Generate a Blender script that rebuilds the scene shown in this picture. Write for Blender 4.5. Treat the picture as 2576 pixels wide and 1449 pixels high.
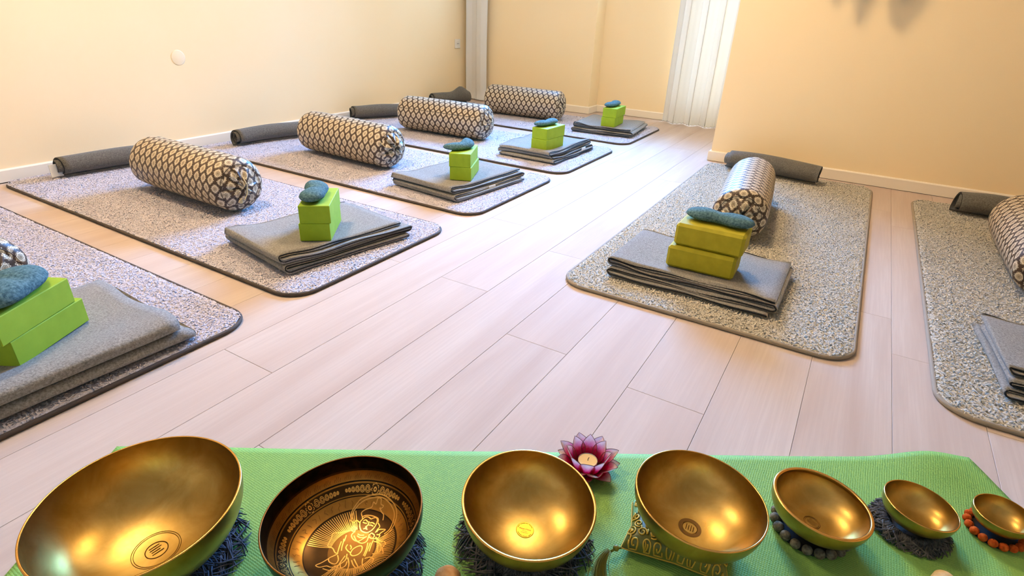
import bpy, math, random
import numpy as np
from mathutils import Vector, Matrix

# ------------------------------------------------------------------ scene, camera, light
S = bpy.context.scene
COL = S.collection
for o in list(bpy.data.objects):
    bpy.data.objects.remove(o)
H = 0.844
FPX, PITCH, ROLL, YAW = 1419.44, math.radians(26.547), math.radians(2.394), math.radians(-30.168)


def cam_dir(x, y, f):
    c, s = math.cos(ROLL), math.sin(ROLL)
    x, y = c * x - s * y, s * x + c * y
    F = f * math.cos(PITCH) + y * math.sin(PITCH)
    U = -f * math.sin(PITCH) + y * math.cos(PITCH)
    return Vector((x * math.cos(YAW) + F * math.sin(YAW), -x * math.sin(YAW) + F * math.cos(YAW), U))


cam = bpy.data.cameras.new('camera')
cam.sensor_width = 36
cam.lens = 36 * FPX / 2576
cam.clip_start = 0.02
camo = bpy.data.objects.new('camera', cam)
COL.objects.link(camo)
r_, u_, f_ = cam_dir(1, 0, 0), cam_dir(0, 1, 0), cam_dir(0, 0, 1)
M = Matrix.Identity(4)
for i in range(3):
    M[i][0], M[i][1], M[i][2] = r_[i], u_[i], -f_[i]
M[2][3] = H
camo.matrix_world = M
S.camera = camo

vs = S.view_settings
vs.view_transform = 'Standard'
vs.look = 'None'
vs.gamma = 1
vs.use_curve_mapping = False
vs.exposure = 0.22

cy_ = S.cycles
cy_.max_bounces, cy_.diffuse_bounces, cy_.glossy_bounces, cy_.transmission_bounces, cy_.transparent_max_bounces = 5, 3, 3, 2, 4
cy_.use_light_tree = False
cy_.caustics_reflective = False
cy_.caustics_refractive = False

W = bpy.data.worlds.new('world')
S.world = W
W.use_nodes = True
W.node_tree.nodes['Background'].inputs[0].default_value = (0.75, 0.86, 1.0, 1)
W.node_tree.nodes['Background'].inputs[1].default_value = 0.6

WINDOW_COLOUR, WINDOW_POWER, DOOR_POWER = (0.34, 0.60, 1.0), 8.0, 7.0
DAY_COLOUR, DAY_WATTS = (0.11, 0.41, 1.0), 118.0
LAMP_COLOUR, LAMP_POWER = (1.0, 0.72, 0.41), 96.0
LAMPS = [(-2.2, 1.0), (-1.0, 2.5)]
LAMP_RADIUS = 0.19
CEIL = 2.5

# daylight falling in through the two rear windows
day = bpy.data.lights.new('daylight', 'AREA')
day.shape = 'RECTANGLE'
day.size, day.size_y = 1.35, 0.95
day.energy = DAY_WATTS
day.color = DAY_COLOUR
day.spread = math.radians(94)
dayo = bpy.data.objects.new('daylight', day)
COL.objects.link(dayo)
dayo.location = (-2.05, 4.78, 1.68)
dayo.rotation_euler = (Vector((-1.0, 0.6, 0.0)) - dayo.location).to_track_quat('-Z', 'Y').to_euler()

random.seed(7)
rng = np.random.default_rng(7)


# ------------------------------------------------------------------ helpers
def lin(r, g, b):
    return tuple(((c / 255) / 12.92 if c / 255 <= 0.04045 else ((c / 255 + 0.055) / 1.055) ** 2.4) for c in (r, g, b)) + (1,)


class Nodes:
    def __init__(self, m):
        m.use_nodes = True
        self.t = m.node_tree
        self.b = self.t.nodes['Principled BSDF']
        self.out = self.t.nodes['Material Output']

    def n(self, kind, **kw):
        nd = self.t.nodes.new(kind)
        for k, v in kw.items():
            setattr(nd, k, v)
        return nd

    def put(self, sock, v):
        if hasattr(v, 'is_output') or isinstance(v, bpy.types.NodeSocket):
            self.t.links.new(v, sock)
        else:
            sock.default_value = v

    def math(self, op, a, b=None, c=None, clamp=False):
        nd = self.n('ShaderNodeMath', operation=op, use_clamp=clamp)
        for i, v in enumerate((a, b, c)):
            if v is not None:
                self.put(nd.inputs[i], v)
        return nd.outputs[0]

    def mix(self, fac, a, b):
        nd = self.n('ShaderNodeMix', data_type='RGBA')
        self.put(nd.inputs[0], fac)
        self.put(nd.inputs[6], a)
        self.put(nd.inputs[7], b)
        return nd.outputs[2]

    def coord(self, which='Object', scale=(1, 1, 1), loc=None):
        tc = self.n('ShaderNodeTexCoord')
        mp = self.n('ShaderNodeMapping')
        self.t.links.new(tc.outputs[which], mp.inputs[0])
        mp.inputs['Scale'].default_value = scale
        if loc is not None:
            self.put(mp.inputs['Location'], loc)
        return mp.outputs[0]

    def noise(self, vec, scale, detail=3, rough=0.5, dist=0.0):
        nd = self.n('ShaderNodeTexNoise')
        self.put(nd.inputs['Vector'], vec)
        nd.inputs['Scale'].default_value = scale
        nd.inputs['Detail'].default_value = detail
        nd.inputs['Roughness'].default_value = rough
        nd.inputs['Distortion'].default_value = dist
        return nd.outputs[0]

    def voronoi(self, vec, scale, feature='F1'):
        nd = self.n('ShaderNodeTexVoronoi', feature=feature)
        self.put(nd.inputs['Vector'], vec)
        nd.inputs['Scale'].default_value = scale
        return nd.outputs[0]

    def ramp(self, fac, stops):
        nd = self.n('ShaderNodeValToRGB')
        self.put(nd.inputs[0], fac)
        e = nd.color_ramp.elements
        while len(e) < len(stops):
            e.new(0.5)
        for k, (p, c) in enumerate(stops):
            e[k].position = p
            e[k].color = c
        return nd.outputs[0]

    def bump(self, height, strength, dist=0.01):
        nd = self.n('ShaderNodeBump')
        self.put(nd.inputs['Height'], height)
        nd.inputs['Strength'].default_value = strength
        nd.inputs['Distance'].default_value = dist
        self.t.links.new(nd.outputs[0], self.b.inputs['Normal'])


def material(name, colour, rough=0.6, metal=0.0, build=None, spec=None):
    m = bpy.data.materials.new(name)
    N = Nodes(m)
    N.b.inputs['Base Color'].default_value = colour
    N.b.inputs['Roughness'].default_value = rough
    N.b.inputs['Metallic'].default_value = metal
    if spec is not None:
        N.b.inputs['Specular IOR Level'].default_value = spec
    if build:
        build(N)
    return m


def mottled(c0, c1, scale, bump=0.0, bscale=None, dist=0.002, detail=4, lo=0.3, hi=0.7):
    def f(N):
        v = N.coord()
        N.put(N.b.inputs['Base Color'], N.ramp(N.noise(v, scale, detail), [(lo, c0), (hi, c1)]))
        if bump:
            N.bump(N.noise(v, bscale or scale * 2, 5, 0.6), bump, dist)
    return f


class MB:
    """collects vertices and faces of one mesh"""

    def __init__(self):
        self.v, self.f, self.uv = [], [], []

    def add(self, verts, faces, uvs=None):
        o = len(self.v)
        self.v += [tuple(p) for p in verts]
        self.f += [tuple(i + o for i in q) for q in faces]
        if uvs is not None:
            self.uv += [tuple(u) for u in uvs]
        return self

    def box(self, x0, x1, y0, y1, z0, z1):
        return self.add([(x0, y0, z0), (x1, y0, z0), (x1, y1, z0), (x0, y1, z0), (x0, y0, z1), (x1, y0, z1), (x1, y1, z1), (x0, y1, z1)],
                        [(0, 3, 2, 1), (4, 5, 6, 7), (0, 1, 5, 4), (1, 2, 6, 5), (2, 3, 7, 6), (3, 0, 4, 7)])

    def bevel_box(self, sx, sy, sz, b, z0=0.0):
        """box with chamfered edges, centred in x and y, base at z0"""
        hx, hy = sx / 2, sy / 2
        rings = [(hx - b, hy - b, z0, 0), (hx, hy, z0 + b, 1), (hx, hy, z0 + sz - b, 1), (hx - b, hy - b, z0 + sz, 0)]
        vs_, fs_ = [], []
        for (x, y, z, full) in rings:
            c = b if full else 0
            if full:
                vs_ += [(-x + c, -y, z), (x - c, -y, z), (x, -y + c, z), (x, y - c, z), (x - c, y, z), (-x + c, y, z), (-x, y - c, z), (-x, -y + c, z)]
            else:
                vs_ += [(-x, -y, z), (x, -y, z), (x, -y, z), (x, y, z), (x, y, z), (-x, y, z), (-x, y, z), (-x, -y, z)]
        for k in range(3):
            for i in range(8):
                fs_.append((k * 8 + i, k * 8 + (i + 1) % 8, k * 8 + 8 + (i + 1) % 8, k * 8 + 8 + i))
        fs_.append(tuple(reversed(range(8))))
        fs_.append(tuple(range(24, 32)))
        return self.add(vs_, fs_)

    def tube(self, path, rad, sides=6, closed=False, caps=True):
        P = [Vector(p) for p in path]
        n = len(P)
        if n < 2:
            return self
        vs_, fs_ = [], []
        up = None
        for i in range(n):
            if closed:
                t = P[(i + 1) % n] - P[i - 1]
            else:
                t = P[min(i + 1, n - 1)] - P[max(i - 1, 0)]
            if t.length < 1e-9:
                t = Vector((0, 0, 1))
            t.normalize()
            if up is None:
                up = Vector((0, 0, 1)) if abs(t.z) < 0.9 else Vector((1, 0, 0))
            up = up - t * up.dot(t)
            if up.length < 1e-6:
                up = t.orthogonal()
            up.normalize()
            s = t.cross(up)
            r = rad[i] if hasattr(rad, '__len__') else rad
            for k in range(sides):
                a = 2 * math.pi * k / sides
                vs_.append(P[i] + up * (math.cos(a) * r) + s * (math.sin(a) * r))
        for i in range(n if closed else n - 1):
            j = (i + 1) % n
            for k in range(sides):
                fs_.append((i * sides + k, i * sides + (k + 1) % sides, j * sides + (k + 1) % sides, j * sides + k))
        if caps and not closed:
            fs_.append(tuple(reversed(range(sides))))
            fs_.append(tuple(range((n - 1) * sides, n * sides)))
        return self.add(vs_, fs_)

    def lathe(self, prof, seg=64, close_first=False, close_last=False):
        vs_, fs_ = [], []
        for (r, z) in prof:
            for k in range(seg):
                a = 2 * math.pi * k / seg
                vs_.append((r * math.cos(a), r * math.sin(a), z))
        for i in range(len(prof) - 1):
            for k in range(seg):
                fs_.append((i * seg + k, i * seg + (k + 1) % seg, (i + 1) * seg + (k + 1) % seg, (i + 1) * seg + k))
        if close_first:
            fs_.append(tuple(reversed(range(seg))))
        if close_last:
            fs_.append(tuple(range((len(prof) - 1) * seg, len(prof) * seg)))
        return self.add(vs_, fs_)

    def grid(self, G, wrap=False):
        """G[i][j] = point"""
        n, m = len(G), len(G[0])
        vs_ = [p for row in G for p in row]
        fs_ = []
        for i in range(n - 1):
            for j in range(m if wrap else m - 1):
                k = (j + 1) % m
                fs_.append((i * m + j, i * m + k, (i + 1) * m + k, (i + 1) * m + j))
        return self.add(vs_, fs_)

    def sphere(self, c, r, seg=12, rings=8, sz=1.0):
        G = []
        for i in range(rings + 1):
            t = math.pi * i / rings
            G.append([(c[0] + r * math.sin(t) * math.cos(2 * math.pi * j / seg), c[1] + r * math.sin(t) * math.sin(2 * math.pi * j / seg), c[2] - r * sz * math.cos(t)) for j in range(seg)])
        return self.grid(G, True)

    def mesh(self, name, mat, smooth=False):
        me = bpy.data.meshes.new(name)
        me.from_pydata(self.v, [], self.f)
        me.materials.append(mat)
        if self.uv and len(self.uv) == len(self.v):
            ul = me.uv_layers.new(name='UVMap')
            idx = np.empty(len(me.loops), dtype=np.int32)
            me.loops.foreach_get('vertex_index', idx)
            ul.data.foreach_set('uv', np.asarray(self.uv, dtype=np.float32)[idx].ravel())
        if smooth:
            me.polygons.foreach_set('use_smooth', np.ones(len(me.polygons), dtype=bool))
        me.update()
        return me

    def build(self, name, mat, parent=None, smooth=False):
        return link(name, self.mesh(name, mat, smooth), parent)


def link(name, data, parent=None):
    o = bpy.data.objects.new(name, data)
    COL.objects.link(o)
    if parent is not None:
        o.parent = parent
    return o


def tag(o, label=None, cat=None, group=None, kind=None):
    for k, v in (('label', label), ('category', cat), ('group', group), ('kind', kind)):
        if v is not None:
            o[k] = v
    return o


def thing(name, label, cat, loc=(0, 0, 0), rz=0.0, group=None):
    o = bpy.data.objects.new(name, None)
    o.empty_display_size = 0.05
    COL.objects.link(o)
    o.location = loc
    o.rotation_euler = (0, 0, rz)
    return tag(o, label, cat, group)


def smooth_noise(shape, passes, seed):
    r = np.random.default_rng(seed)
    a = r.standard_normal(shape)
    for _ in range(passes):
        for ax in (0, 1):
            a = (np.roll(a, 1, ax) + a * 2 + np.roll(a, -1, ax)) / 4
    return a / (a.std() + 1e-9)


def wobble(seed, n=4, f0=6.0):
    r = random.Random(seed)
    ks = [(r.uniform(-f0, f0), r.uniform(-f0, f0), r.uniform(0, 6.28), r.uniform(0.5, 1)) for _ in range(n)]
    return lambda a, b: sum(w * math.sin(x * a + y * b + p) for x, y, p, w in ks) / n


def sheet(poly, ext, nu, t, warp):
    """thick cloth: 2D section poly (v, z) swept along u; ext(i) -> (u0, u1); returns MB and both edge paths"""
    n = len(poly)
    nor = []
    for i in range(n):
        a, b = poly[max(i - 1, 0)], poly[min(i + 1, n - 1)]
        d = Vector((b[0] - a[0], b[1] - a[1]))
        d = d.normalized() if d.length > 1e-9 else Vector((1, 0))
        nor.append((-d.y, d.x))
    m = MB()
    top, bot, e0, e1 = [], [], [], []
    for i in range(n):
        u0, u1 = ext(i)
        rt, rb = [], []
        for j in range(nu + 1):
            u = u0 + (u1 - u0) * j / nu
            v, z = poly[i]
            rt.append(warp(u, v + nor[i][0] * t / 2, z + nor[i][1] * t / 2))
            rb.append(warp(u, v - nor[i][0] * t / 2, z - nor[i][1] * t / 2))
        top.append(rt)
        bot.append(rb)
        e0.append(warp(u0, *poly[i]))
        e1.append(warp(u1, *poly[i]))
    k = nu + 1
    m.grid(top)
    o = n * k
    m.grid(bot)
    for i in range(n - 1):
        for j in (0, nu):
            m.f.append((i * k + j, (i + 1) * k + j, o + (i + 1) * k + j, o + i * k + j))
    for i in (0, n - 1):
        for j in range(nu):
            m.f.append((i * k + j, i * k + j + 1, o + i * k + j + 1, o + i * k + j))
    return m, e0, e1


# ------------------------------------------------------------------ materials
def wall_build(N):
    v = N.coord()
    N.put(N.b.inputs['Base Color'], N.ramp(N.noise(v, 1.3, 4), [(0.3, lin(254, 228, 182)), (0.7, lin(254, 232, 190))]))
    N.bump(N.noise(v, 160, 3), 0.08, 0.002)


M_WALL = material('cream wall paint', lin(246, 222, 178), 0.85, build=wall_build, spec=0.2)
M_CEIL = material('white ceiling paint', lin(245, 238, 225), 0.9)
M_BASE = material('white painted baseboard', lin(246, 234, 214), 0.45)
M_WHITE = material('white plastic', lin(238, 230, 215), 0.4)
M_PLATE = material('cream plastic cover', lin(248, 228, 190), 0.7)
M_DARK = material('dark joint', lin(120, 100, 82), 0.9)
M_HOLE = material('dark socket hole', lin(60, 55, 50), 0.6)


def plank_build(N):
    info = N.n('ShaderNodeObjectInfo')
    off = N.n('ShaderNodeCombineXYZ')
    N.put(off.inputs[0], N.math('MULTIPLY', info.outputs['Random'], 37.0))
    N.put(off.inputs[1], N.math('MULTIPLY', info.outputs['Random'], 91.0))
    big = N.noise(N.coord('Object', (9, 0.9, 1), off.outputs[0]), 1.0, 3, 0.5, 0.6)
    fine = N.noise(N.coord('Object', (150, 4, 1), off.outputs[0]), 1.0, 4, 0.6, 0.2)
    c = N.ramp(big, [(0.25, lin(188, 168, 154)), (0.55, lin(202, 185, 172)), (0.8, lin(212, 198, 186))])
    c = N.mix(N.math('MULTIPLY', N.ramp(fine, [(0.42, (1, 1, 1, 1)), (0.62, (0, 0, 0, 1))]), 0.22), c, lin(178, 158, 146))
    tone = N.math('MULTIPLY', info.outputs['Random'], 0.35)
    c = N.mix(tone, c, lin(202, 180, 165))
    N.put(N.b.inputs['Base Color'], c)
    N.put(N.b.inputs['Roughness'], N.math('MULTIPLY_ADD', fine, 0.16, 0.62))
    N.bump(fine, 0.10, 0.001)


M_PLANK = material('pale oak laminate', lin(226, 208, 195), 0.4, build=plank_build, spec=0.10)


def fleece(c0, c1):
    def f(N):
        v = N.coord()
        big = N.noise(v, 9, 4)
        curl = N.noise(v, 210, 4, 0.65, 0.8)
        c = N.ramp(curl, [(0.33, c0), (0.62, c1)])
        N.put(N.b.inputs['Base Color'], N.mix(N.math('MULTIPLY', big, 0.15), c, c0))
        N.put(N.b.inputs['Sheen Weight'], 0.25)
        N.bump(curl, 0.6, 0.004)
    return f


M_FLEECE_L = material('grey lavender fleece', lin(176, 166, 166), 1.0, build=fleece(lin(200, 191, 196), lin(232, 224, 230)), spec=0.05)
M_FLEECE_R = material('cream grey fleece', lin(180, 170, 150), 1.0, build=fleece(lin(166, 156, 136), lin(236, 228, 212)), spec=0.05)
M_BIND_L = material('dark brown binding tape', lin(74, 64, 56), 0.8)
M_BIND_R = material('taupe binding tape', lin(150, 138, 120), 0.8)


def brocade_build(N):
    """ogee lattice of pale flower medallions on brown"""
    A, RW = 0.045, 0.036
    tc = N.n('ShaderNodeTexCoord')
    sp = N.n('ShaderNodeSeparateXYZ')
    N.t.links.new(tc.outputs['UV'], sp.inputs[0])
    u, v = sp.outputs[0], sp.outputs[1]
    du = N.math('SUBTRACT', N.math('FRACT', N.math('DIVIDE', u, A)), 0.5)
    dv = N.math('SUBTRACT', N.math('FRACT', N.math('DIVIDE', v, 2 * RW)), 0.5)
    m_ = N.math('MULTIPLY', N.math('ABSOLUTE', du), 2)
    n_ = N.math('MULTIPLY', N.math('ABSOLUTE', dv), 2)
    og = N.math('MULTIPLY_ADD', N.math('COSINE', N.math('MULTIPLY', n_, math.pi)), 0.5, 0.5)
    f = N.math('SUBTRACT', m_, og)
    cell = N.math('GREATER_THAN', f, 0)
    # offsets from the centre of the medallion this point belongs to
    du2 = N.math('SUBTRACT', N.math('FRACT', N.math('ADD', N.math('DIVIDE', u, A), 0.5)), 0.5)
    dv2 = N.math('SUBTRACT', N.math('FRACT', N.math('ADD', N.math('DIVIDE', v, 2 * RW), 0.5)), 0.5)
    cu = N.math('ADD', N.math('MULTIPLY', du, N.math('SUBTRACT', 1, cell)), N.math('MULTIPLY', du2, cell))
    cv = N.math('ADD', N.math('MULTIPLY', dv, N.math('SUBTRACT', 1, cell)), N.math('MULTIPLY', dv2, cell))
    x = N.math('MULTIPLY', cu, A)
    y = N.math('MULTIPLY', cv, 2 * RW)
    r = N.math('SQRT', N.math('ADD', N.math('MULTIPLY', x, x), N.math('MULTIPLY', N.math('MULTIPLY', y, y), 0.6)))
    th = N.math('ARCTAN2', y, x)
    pet = N.math('COSINE', N.math('MULTIPLY', th, 10))
    edge = N.math('ABSOLUTE', f)
    edge = N.math('ADD', edge, N.math('MULTIPLY', pet, 0.06))
    ground = N.math('SUBTRACT', 1, N.math('MULTIPLY', N.math('SUBTRACT', edge, 0.25), 14, clamp=True))
    ring = N.math('MULTIPLY', N.math('SUBTRACT', N.math('COSINE', N.math('MULTIPLY_ADD', r, 900, N.math('MULTIPLY', pet, 1.2))), 0.25), 2.0, clamp=True)
    inner = N.math('LESS_THAN', r, 0.019)
    core = N.math('MULTIPLY', N.math('SUBTRACT', 0.0055, r), 900, clamp=True)
    cream, tan, brown = lin(224, 210, 182), lin(124, 100, 68), lin(70, 52, 36)
    c = N.mix(N.math('MULTIPLY', ring, N.math('MULTIPLY', inner, 0.9)), cream, tan)
    c = N.mix(N.math('MULTIPLY', core, 0.7), c, tan)
    c = N.mix(ground, c, brown)
    N.put(N.b.inputs['Base Color'], c)
    N.bump(N.math('SUBTRACT', 1, ground), 0.25, 0.001)


M_BROCADE = material('brown and cream medallion brocade', lin(180, 165, 135), 0.46, build=brocade_build, spec=0.5)
M_PIPING = material('dark brown piping', lin(52, 40, 30), 0.7)
M_CORD = material('cream drawstring cord', lin(205, 185, 140), 0.8)


def wool(c0, c1, tint):
    def f(N):
        v = N.coord()
        c = N.ramp(N.noise(v, 210, 5, 0.7), [(0.32, c0), (0.66, c1)])
        c = N.mix(N.math('MULTIPLY', N.noise(v, 7, 3), 0.4), c, tint)
        N.put(N.b.inputs['Base Color'], c)
        N.put(N.b.inputs['Sheen Weight'], 0.2)
        N.bump(N.noise(v, 260, 4, 0.7), 0.5, 0.003)
    return f


M_WOOL = material('grey felted wool', lin(128, 122, 112), 1.0, build=wool(lin(98, 95, 90), lin(172, 168, 160), lin(134, 127, 116)), spec=0.05)
M_WOOL_SHADED = material('shaded grey felted wool', lin(82, 80, 75), 1.0, build=wool(lin(70, 68, 64), lin(124, 120, 110), lin(92, 88, 80)), spec=0.05)  # darker copy of the grey wool, with shade put into its colour
M_HEM = material('black whipstitch yarn', lin(20, 20, 24), 0.95)  # also blackens the shade disc inside the felt ball rings
M_TAG = material('white care label', lin(235, 232, 225), 0.6)
M_BLOCK = material('lime green foam', lin(150, 180, 28), 0.75, build=mottled(lin(146, 176, 24), lin(156, 186, 34), 30, 0.12, 400, 0.0008))
M_BLOCK_O = material('olive yellow foam', lin(170, 160, 18), 0.75, build=mottled(lin(164, 154, 14), lin(178, 167, 24), 30, 0.12, 400, 0.0008))
M_TEAL = material('teal felt', lin(66, 112, 130), 1.0, build=mottled(lin(56, 86, 96), lin(104, 138, 146), 160, 0.6, 300, 0.003), spec=0.05)


def gmat_build(N):
    v = N.coord()
    N.put(N.b.inputs['Base Color'], N.ramp(N.noise(v, 4, 3), [(0.3, lin(128, 176, 86)), (0.7, lin(138, 184, 94))]))
    w1 = N.n('ShaderNodeTexWave', wave_type='BANDS', bands_direction='X')
    w2 = N.n('ShaderNodeTexWave', wave_type='BANDS', bands_direction='Y')
    for w in (w1, w2):
        N.put(w.inputs['Vector'], v)
        w.inputs['Scale'].default_value = 75
        w.inputs['Distortion'].default_value = 1.5
    N.bump(N.math('MULTIPLY', w1.outputs['Fac'], w2.outputs['Fac']), 0.5, 0.0012)


M_GREEN = material('green foam mat', lin(126, 176, 78), 0.6, build=gmat_build, spec=0.3)


def brass_build(N):
    v = N.coord()
    c = N.ramp(N.noise(v, 14, 5, 0.6, 0.5), [(0.3, lin(164, 130, 62)), (0.6, lin(192, 160, 90)), (0.8, lin(208, 180, 114))])
    N.put(N.b.inputs['Base Color'], c)
    N.put(N.b.inputs['Roughness'], N.math('MULTIPLY_ADD', N.noise(v, 22, 4), 0.16, 0.28))
    N.bump(N.noise(v, 26, 3), 0.06, 0.004)


M_BRASS = material('brushed brass', lin(200, 145, 60), 0.3, 1.0, build=brass_build)
M_BRASS_RIM = material('polished brass rim', lin(226, 176, 96), 0.22, 1.0)


def etched_build(N):
    """dark bowl with engraved gold bands at fixed radii"""
    tc = N.n('ShaderNodeTexCoord')
    sp = N.n('ShaderNodeSeparateXYZ')
    N.t.links.new(tc.outputs['Object'], sp.inputs[0])
    r = N.math('SQRT', N.math('ADD', N.math('MULTIPLY', sp.outputs[0], sp.outputs[0]), N.math('MULTIPLY', sp.outputs[1], sp.outputs[1])))
    r = N.math('DIVIDE', r, 0.1252)
    dark, gold, brown = lin(30, 22, 12), lin(176, 124, 50), lin(64, 44, 20)
    rp = N.n('ShaderNodeValToRGB')
    rp.color_ramp.interpolation = 'CONSTANT'
    N.put(rp.inputs[0], r)
    stops = [(0.0, lin(112, 78, 32)), (0.30, brown), (0.585, dark), (0.6, gold), (0.74, dark), (0.752, gold), (0.765, brown), (0.865, gold), (0.876, dark), (0.888, gold), (0.945, brown), (0.953, dark)]
    e = rp.color_ramp.elements
    while len(e) < len(stops):
        e.new(0.5)
    for k, (p, c) in enumerate(stops):
        e[k].position = p
        e[k].color = c
    v = tc.outputs['Object']
    pat = N.ramp(N.noise(v, 60, 4), [(0.35, (0, 0, 0, 1)), (0.7, (1, 1, 1, 1))])
    N.put(N.b.inputs['Base Color'], N.mix(N.math('MULTIPLY', pat, 0.28), rp.outputs[0], lin(90, 62, 26)))
    N.put(N.b.inputs['Roughness'], N.math('MULTIPLY_ADD', N.noise(v, 30, 3), 0.1, 0.28))


M_ETCHED = material('blackened engraved brass', lin(60, 44, 22), 0.32, 0.9, build=etched_build)
M_ENGRAVE = material('bright engraved gold', lin(226, 172, 88), 0.3, 1.0)
M_STAMP = material('stamped dark brass', lin(120, 78, 22), 0.4, 0.7)
M_STICKER = material('golden sticker', lin(255, 200, 44), 0.4, 0.45)
M_PRINT = material('brown print', lin(150, 92, 10), 0.6)
M_PATINA = material('dark patina', lin(108, 78, 36), 0.4, 0.8)
M_YARN = material('slate blue yarn', lin(58, 62, 76), 0.95, build=mottled(lin(38, 40, 50), lin(88, 92, 108), 90))
M_YARN_G = material('charcoal yarn', lin(60, 58, 58), 0.95, build=mottled(lin(36, 34, 34), lin(104, 100, 96), 90))
M_FELT_G = material('grey felt ball', lin(104, 100, 88), 1.0, build=mottled(lin(70, 66, 56), lin(140, 135, 118), 120, 0.6, 260, 0.002), spec=0.05)
M_FELT_O = material('orange felt ball', lin(196, 84, 30), 1.0, build=mottled(lin(170, 62, 20), lin(220, 106, 44), 120, 0.6, 260, 0.002), spec=0.05)
M_SATIN = material('olive green satin', lin(96, 100, 34), 0.42, build=mottled(lin(72, 78, 28), lin(124, 126, 44), 12))
M_MINT = material('mint satin', lin(120, 176, 138), 0.35)
M_GOLDT = material('gold thread', lin(206, 170, 62), 0.45, 0.25)
M_TASSEL = material('olive gold tassel silk', lin(128, 124, 34), 0.5)
M_FELT_T = material('tan felt', lin(204, 148, 88), 1.0, build=mottled(lin(186, 128, 70), lin(218, 166, 106), 60, 0.5, 240, 0.002), spec=0.05)
M_FELT_W = material('pale beige felt', lin(220, 190, 140), 1.0, build=mottled(lin(206, 172, 118), lin(232, 206, 158), 60, 0.5, 240, 0.002), spec=0.05)
M_WOOD = material('turned beech', lin(196, 150, 96), 0.5, build=mottled(lin(180, 132, 80), lin(208, 164, 110), 20))


def petal_build(N):
    tc = N.n('ShaderNodeTexCoord')
    sp = N.n('ShaderNodeSeparateXYZ')
    N.t.links.new(tc.outputs['UV'], sp.inputs[0])
    s = N.math('ADD', sp.outputs[1], N.math('MULTIPLY', N.math('SUBTRACT', N.noise(N.coord(), 160, 3), 0.5), 0.25))
    c = N.ramp(s, [(0.10, lin(176, 6, 56)), (0.38, lin(218, 14, 88)), (0.56, lin(236, 132, 164)), (0.80, lin(246, 214, 212))])
    N.put(N.b.inputs['Base Color'], c)
    tr = N.n('ShaderNodeBsdfTranslucent')
    N.put(tr.inputs[0], c)
    mx = N.n('ShaderNodeMixShader')
    mx.inputs[0].default_value = 0.35
    N.t.links.new(N.b.outputs[0], mx.inputs[1])
    N.t.links.new(tr.outputs[0], mx.inputs[2])
    N.t.links.new(mx.outputs[0], N.out.inputs[0])


M_PETAL = material('pink capiz shell', lin(220, 90, 130), 0.35, build=petal_build)
M_WIRE = material('bronze wire', lin(126, 80, 52), 0.4, 0.5)
M_WAX = material('cream wax', lin(238, 212, 150), 0.5)
M_CUP = material('aluminium cup', lin(190, 188, 184), 0.35, 0.9)


def curtain_build(N):
    tr = N.n('ShaderNodeBsdfTranslucent')
    tr.inputs[0].default_value = lin(250, 248, 244)
    mx = N.n('ShaderNodeMixShader')
    mx.inputs[0].default_value = 0.25
    N.t.links.new(N.b.outputs[0], mx.inputs[1])
    N.t.links.new(tr.outputs[0], mx.inputs[2])
    N.t.links.new(mx.outputs[0], N.out.inputs[0])


M_CURTAIN = material('white curtain cotton', lin(248, 246, 242), 0.9, build=curtain_build, spec=0.1)


def emitter(name, colour, power):
    m = bpy.data.materials.new(name)
    m.use_nodes = True
    t = m.node_tree
    e = t.nodes.new('ShaderNodeEmission')
    e.inputs[0].default_value = tuple(colour) + (1,)
    e.inputs[1].default_value = power
    t.links.new(e.outputs[0], t.nodes['Material Output'].inputs[0])
    return m


M_SKY = emitter('daylit frosted glass', WINDOW_COLOUR, WINDOW_POWER)
M_DOOR = emitter('daylit door glass', (0.72, 0.86, 1.0), DOOR_POWER)
M_LAMP = emitter('lit opal glass', LAMP_COLOUR, LAMP_POWER)

# ------------------------------------------------------------------ floor of planks
XW0, XW1, YW0, YW1 = -3.5, 2.75, -2.1, 5.2
fl = MB().box(XW0, XW1, YW0, YW1, -0.06, -0.004).build('floor', M_DARK)
tag(fl, 'pale oak laminate floor of long planks', 'floor', kind='structure')
PX0, PW, PL = -1.2850, 0.19192, 1.30
BUTT = {-1: 1.402, 0: 0.704, 1: 1.392, 2: 0.52, 3: 1.20, 4: 0.74, 5: 1.154, 6: 0.86, 7: 1.974, 8: 1.734, 9: 1.469}
plank_cache = {}


def plank_mesh(w, l):
    k = (round(w, 4), round(l, 4))
    if k not in plank_cache:
        b, g = 0.0007, 0.00035
        x, y = w / 2 - g, l / 2 - g
        m = MB()
        vs_ = []
        for (e, z) in ((0, -0.004), (0, -b), (b, 0.0)):
            vs_ += [(-x + e, -y + e, z), (x - e, -y + e, z), (x - e, y - e, z), (-x + e, y - e, z)]
        fs_ = [(8, 9, 10, 11)]
        for q in (0, 4):
            for i in range(4):
                fs_.append((q + i, q + (i + 1) % 4, q + 4 + (i + 1) % 4, q + 4 + i))
        m.add(vs_, fs_)
        plank_cache[k] = m.mesh('plank', M_PLANK)
    return plank_cache[k]


rr = random.Random(3)
for row in range(-11, 19):
    xa, xb = max(PX0 + row * PW, -3.44), min(PX0 + (row + 1) * PW, 2.5)
    if xb - xa < 0.02:
        continue
    y0 = BUTT.get(row, rr.uniform(0, PL))
    yend = 5.06 if xa < -0.75 else 3.79
    y = y0 - math.ceil((y0 + 1.5) / PL) * PL
    while y < yend:
        ya, yb = max(y, -1.4), min(y + PL, yend)
        y += PL
        if yb - ya < 0.03:
            continue
        o = link('plank', plank_mesh(xb - xa, yb - ya), fl)
        o.location = ((xa + xb) / 2, (ya + yb) / 2, 0)

# ------------------------------------------------------------------ walls, windows, trim
# the left wall runs very slightly out of square
LWA, LWB = (-3.385, -2.1), (-3.452, 5.1)


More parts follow.
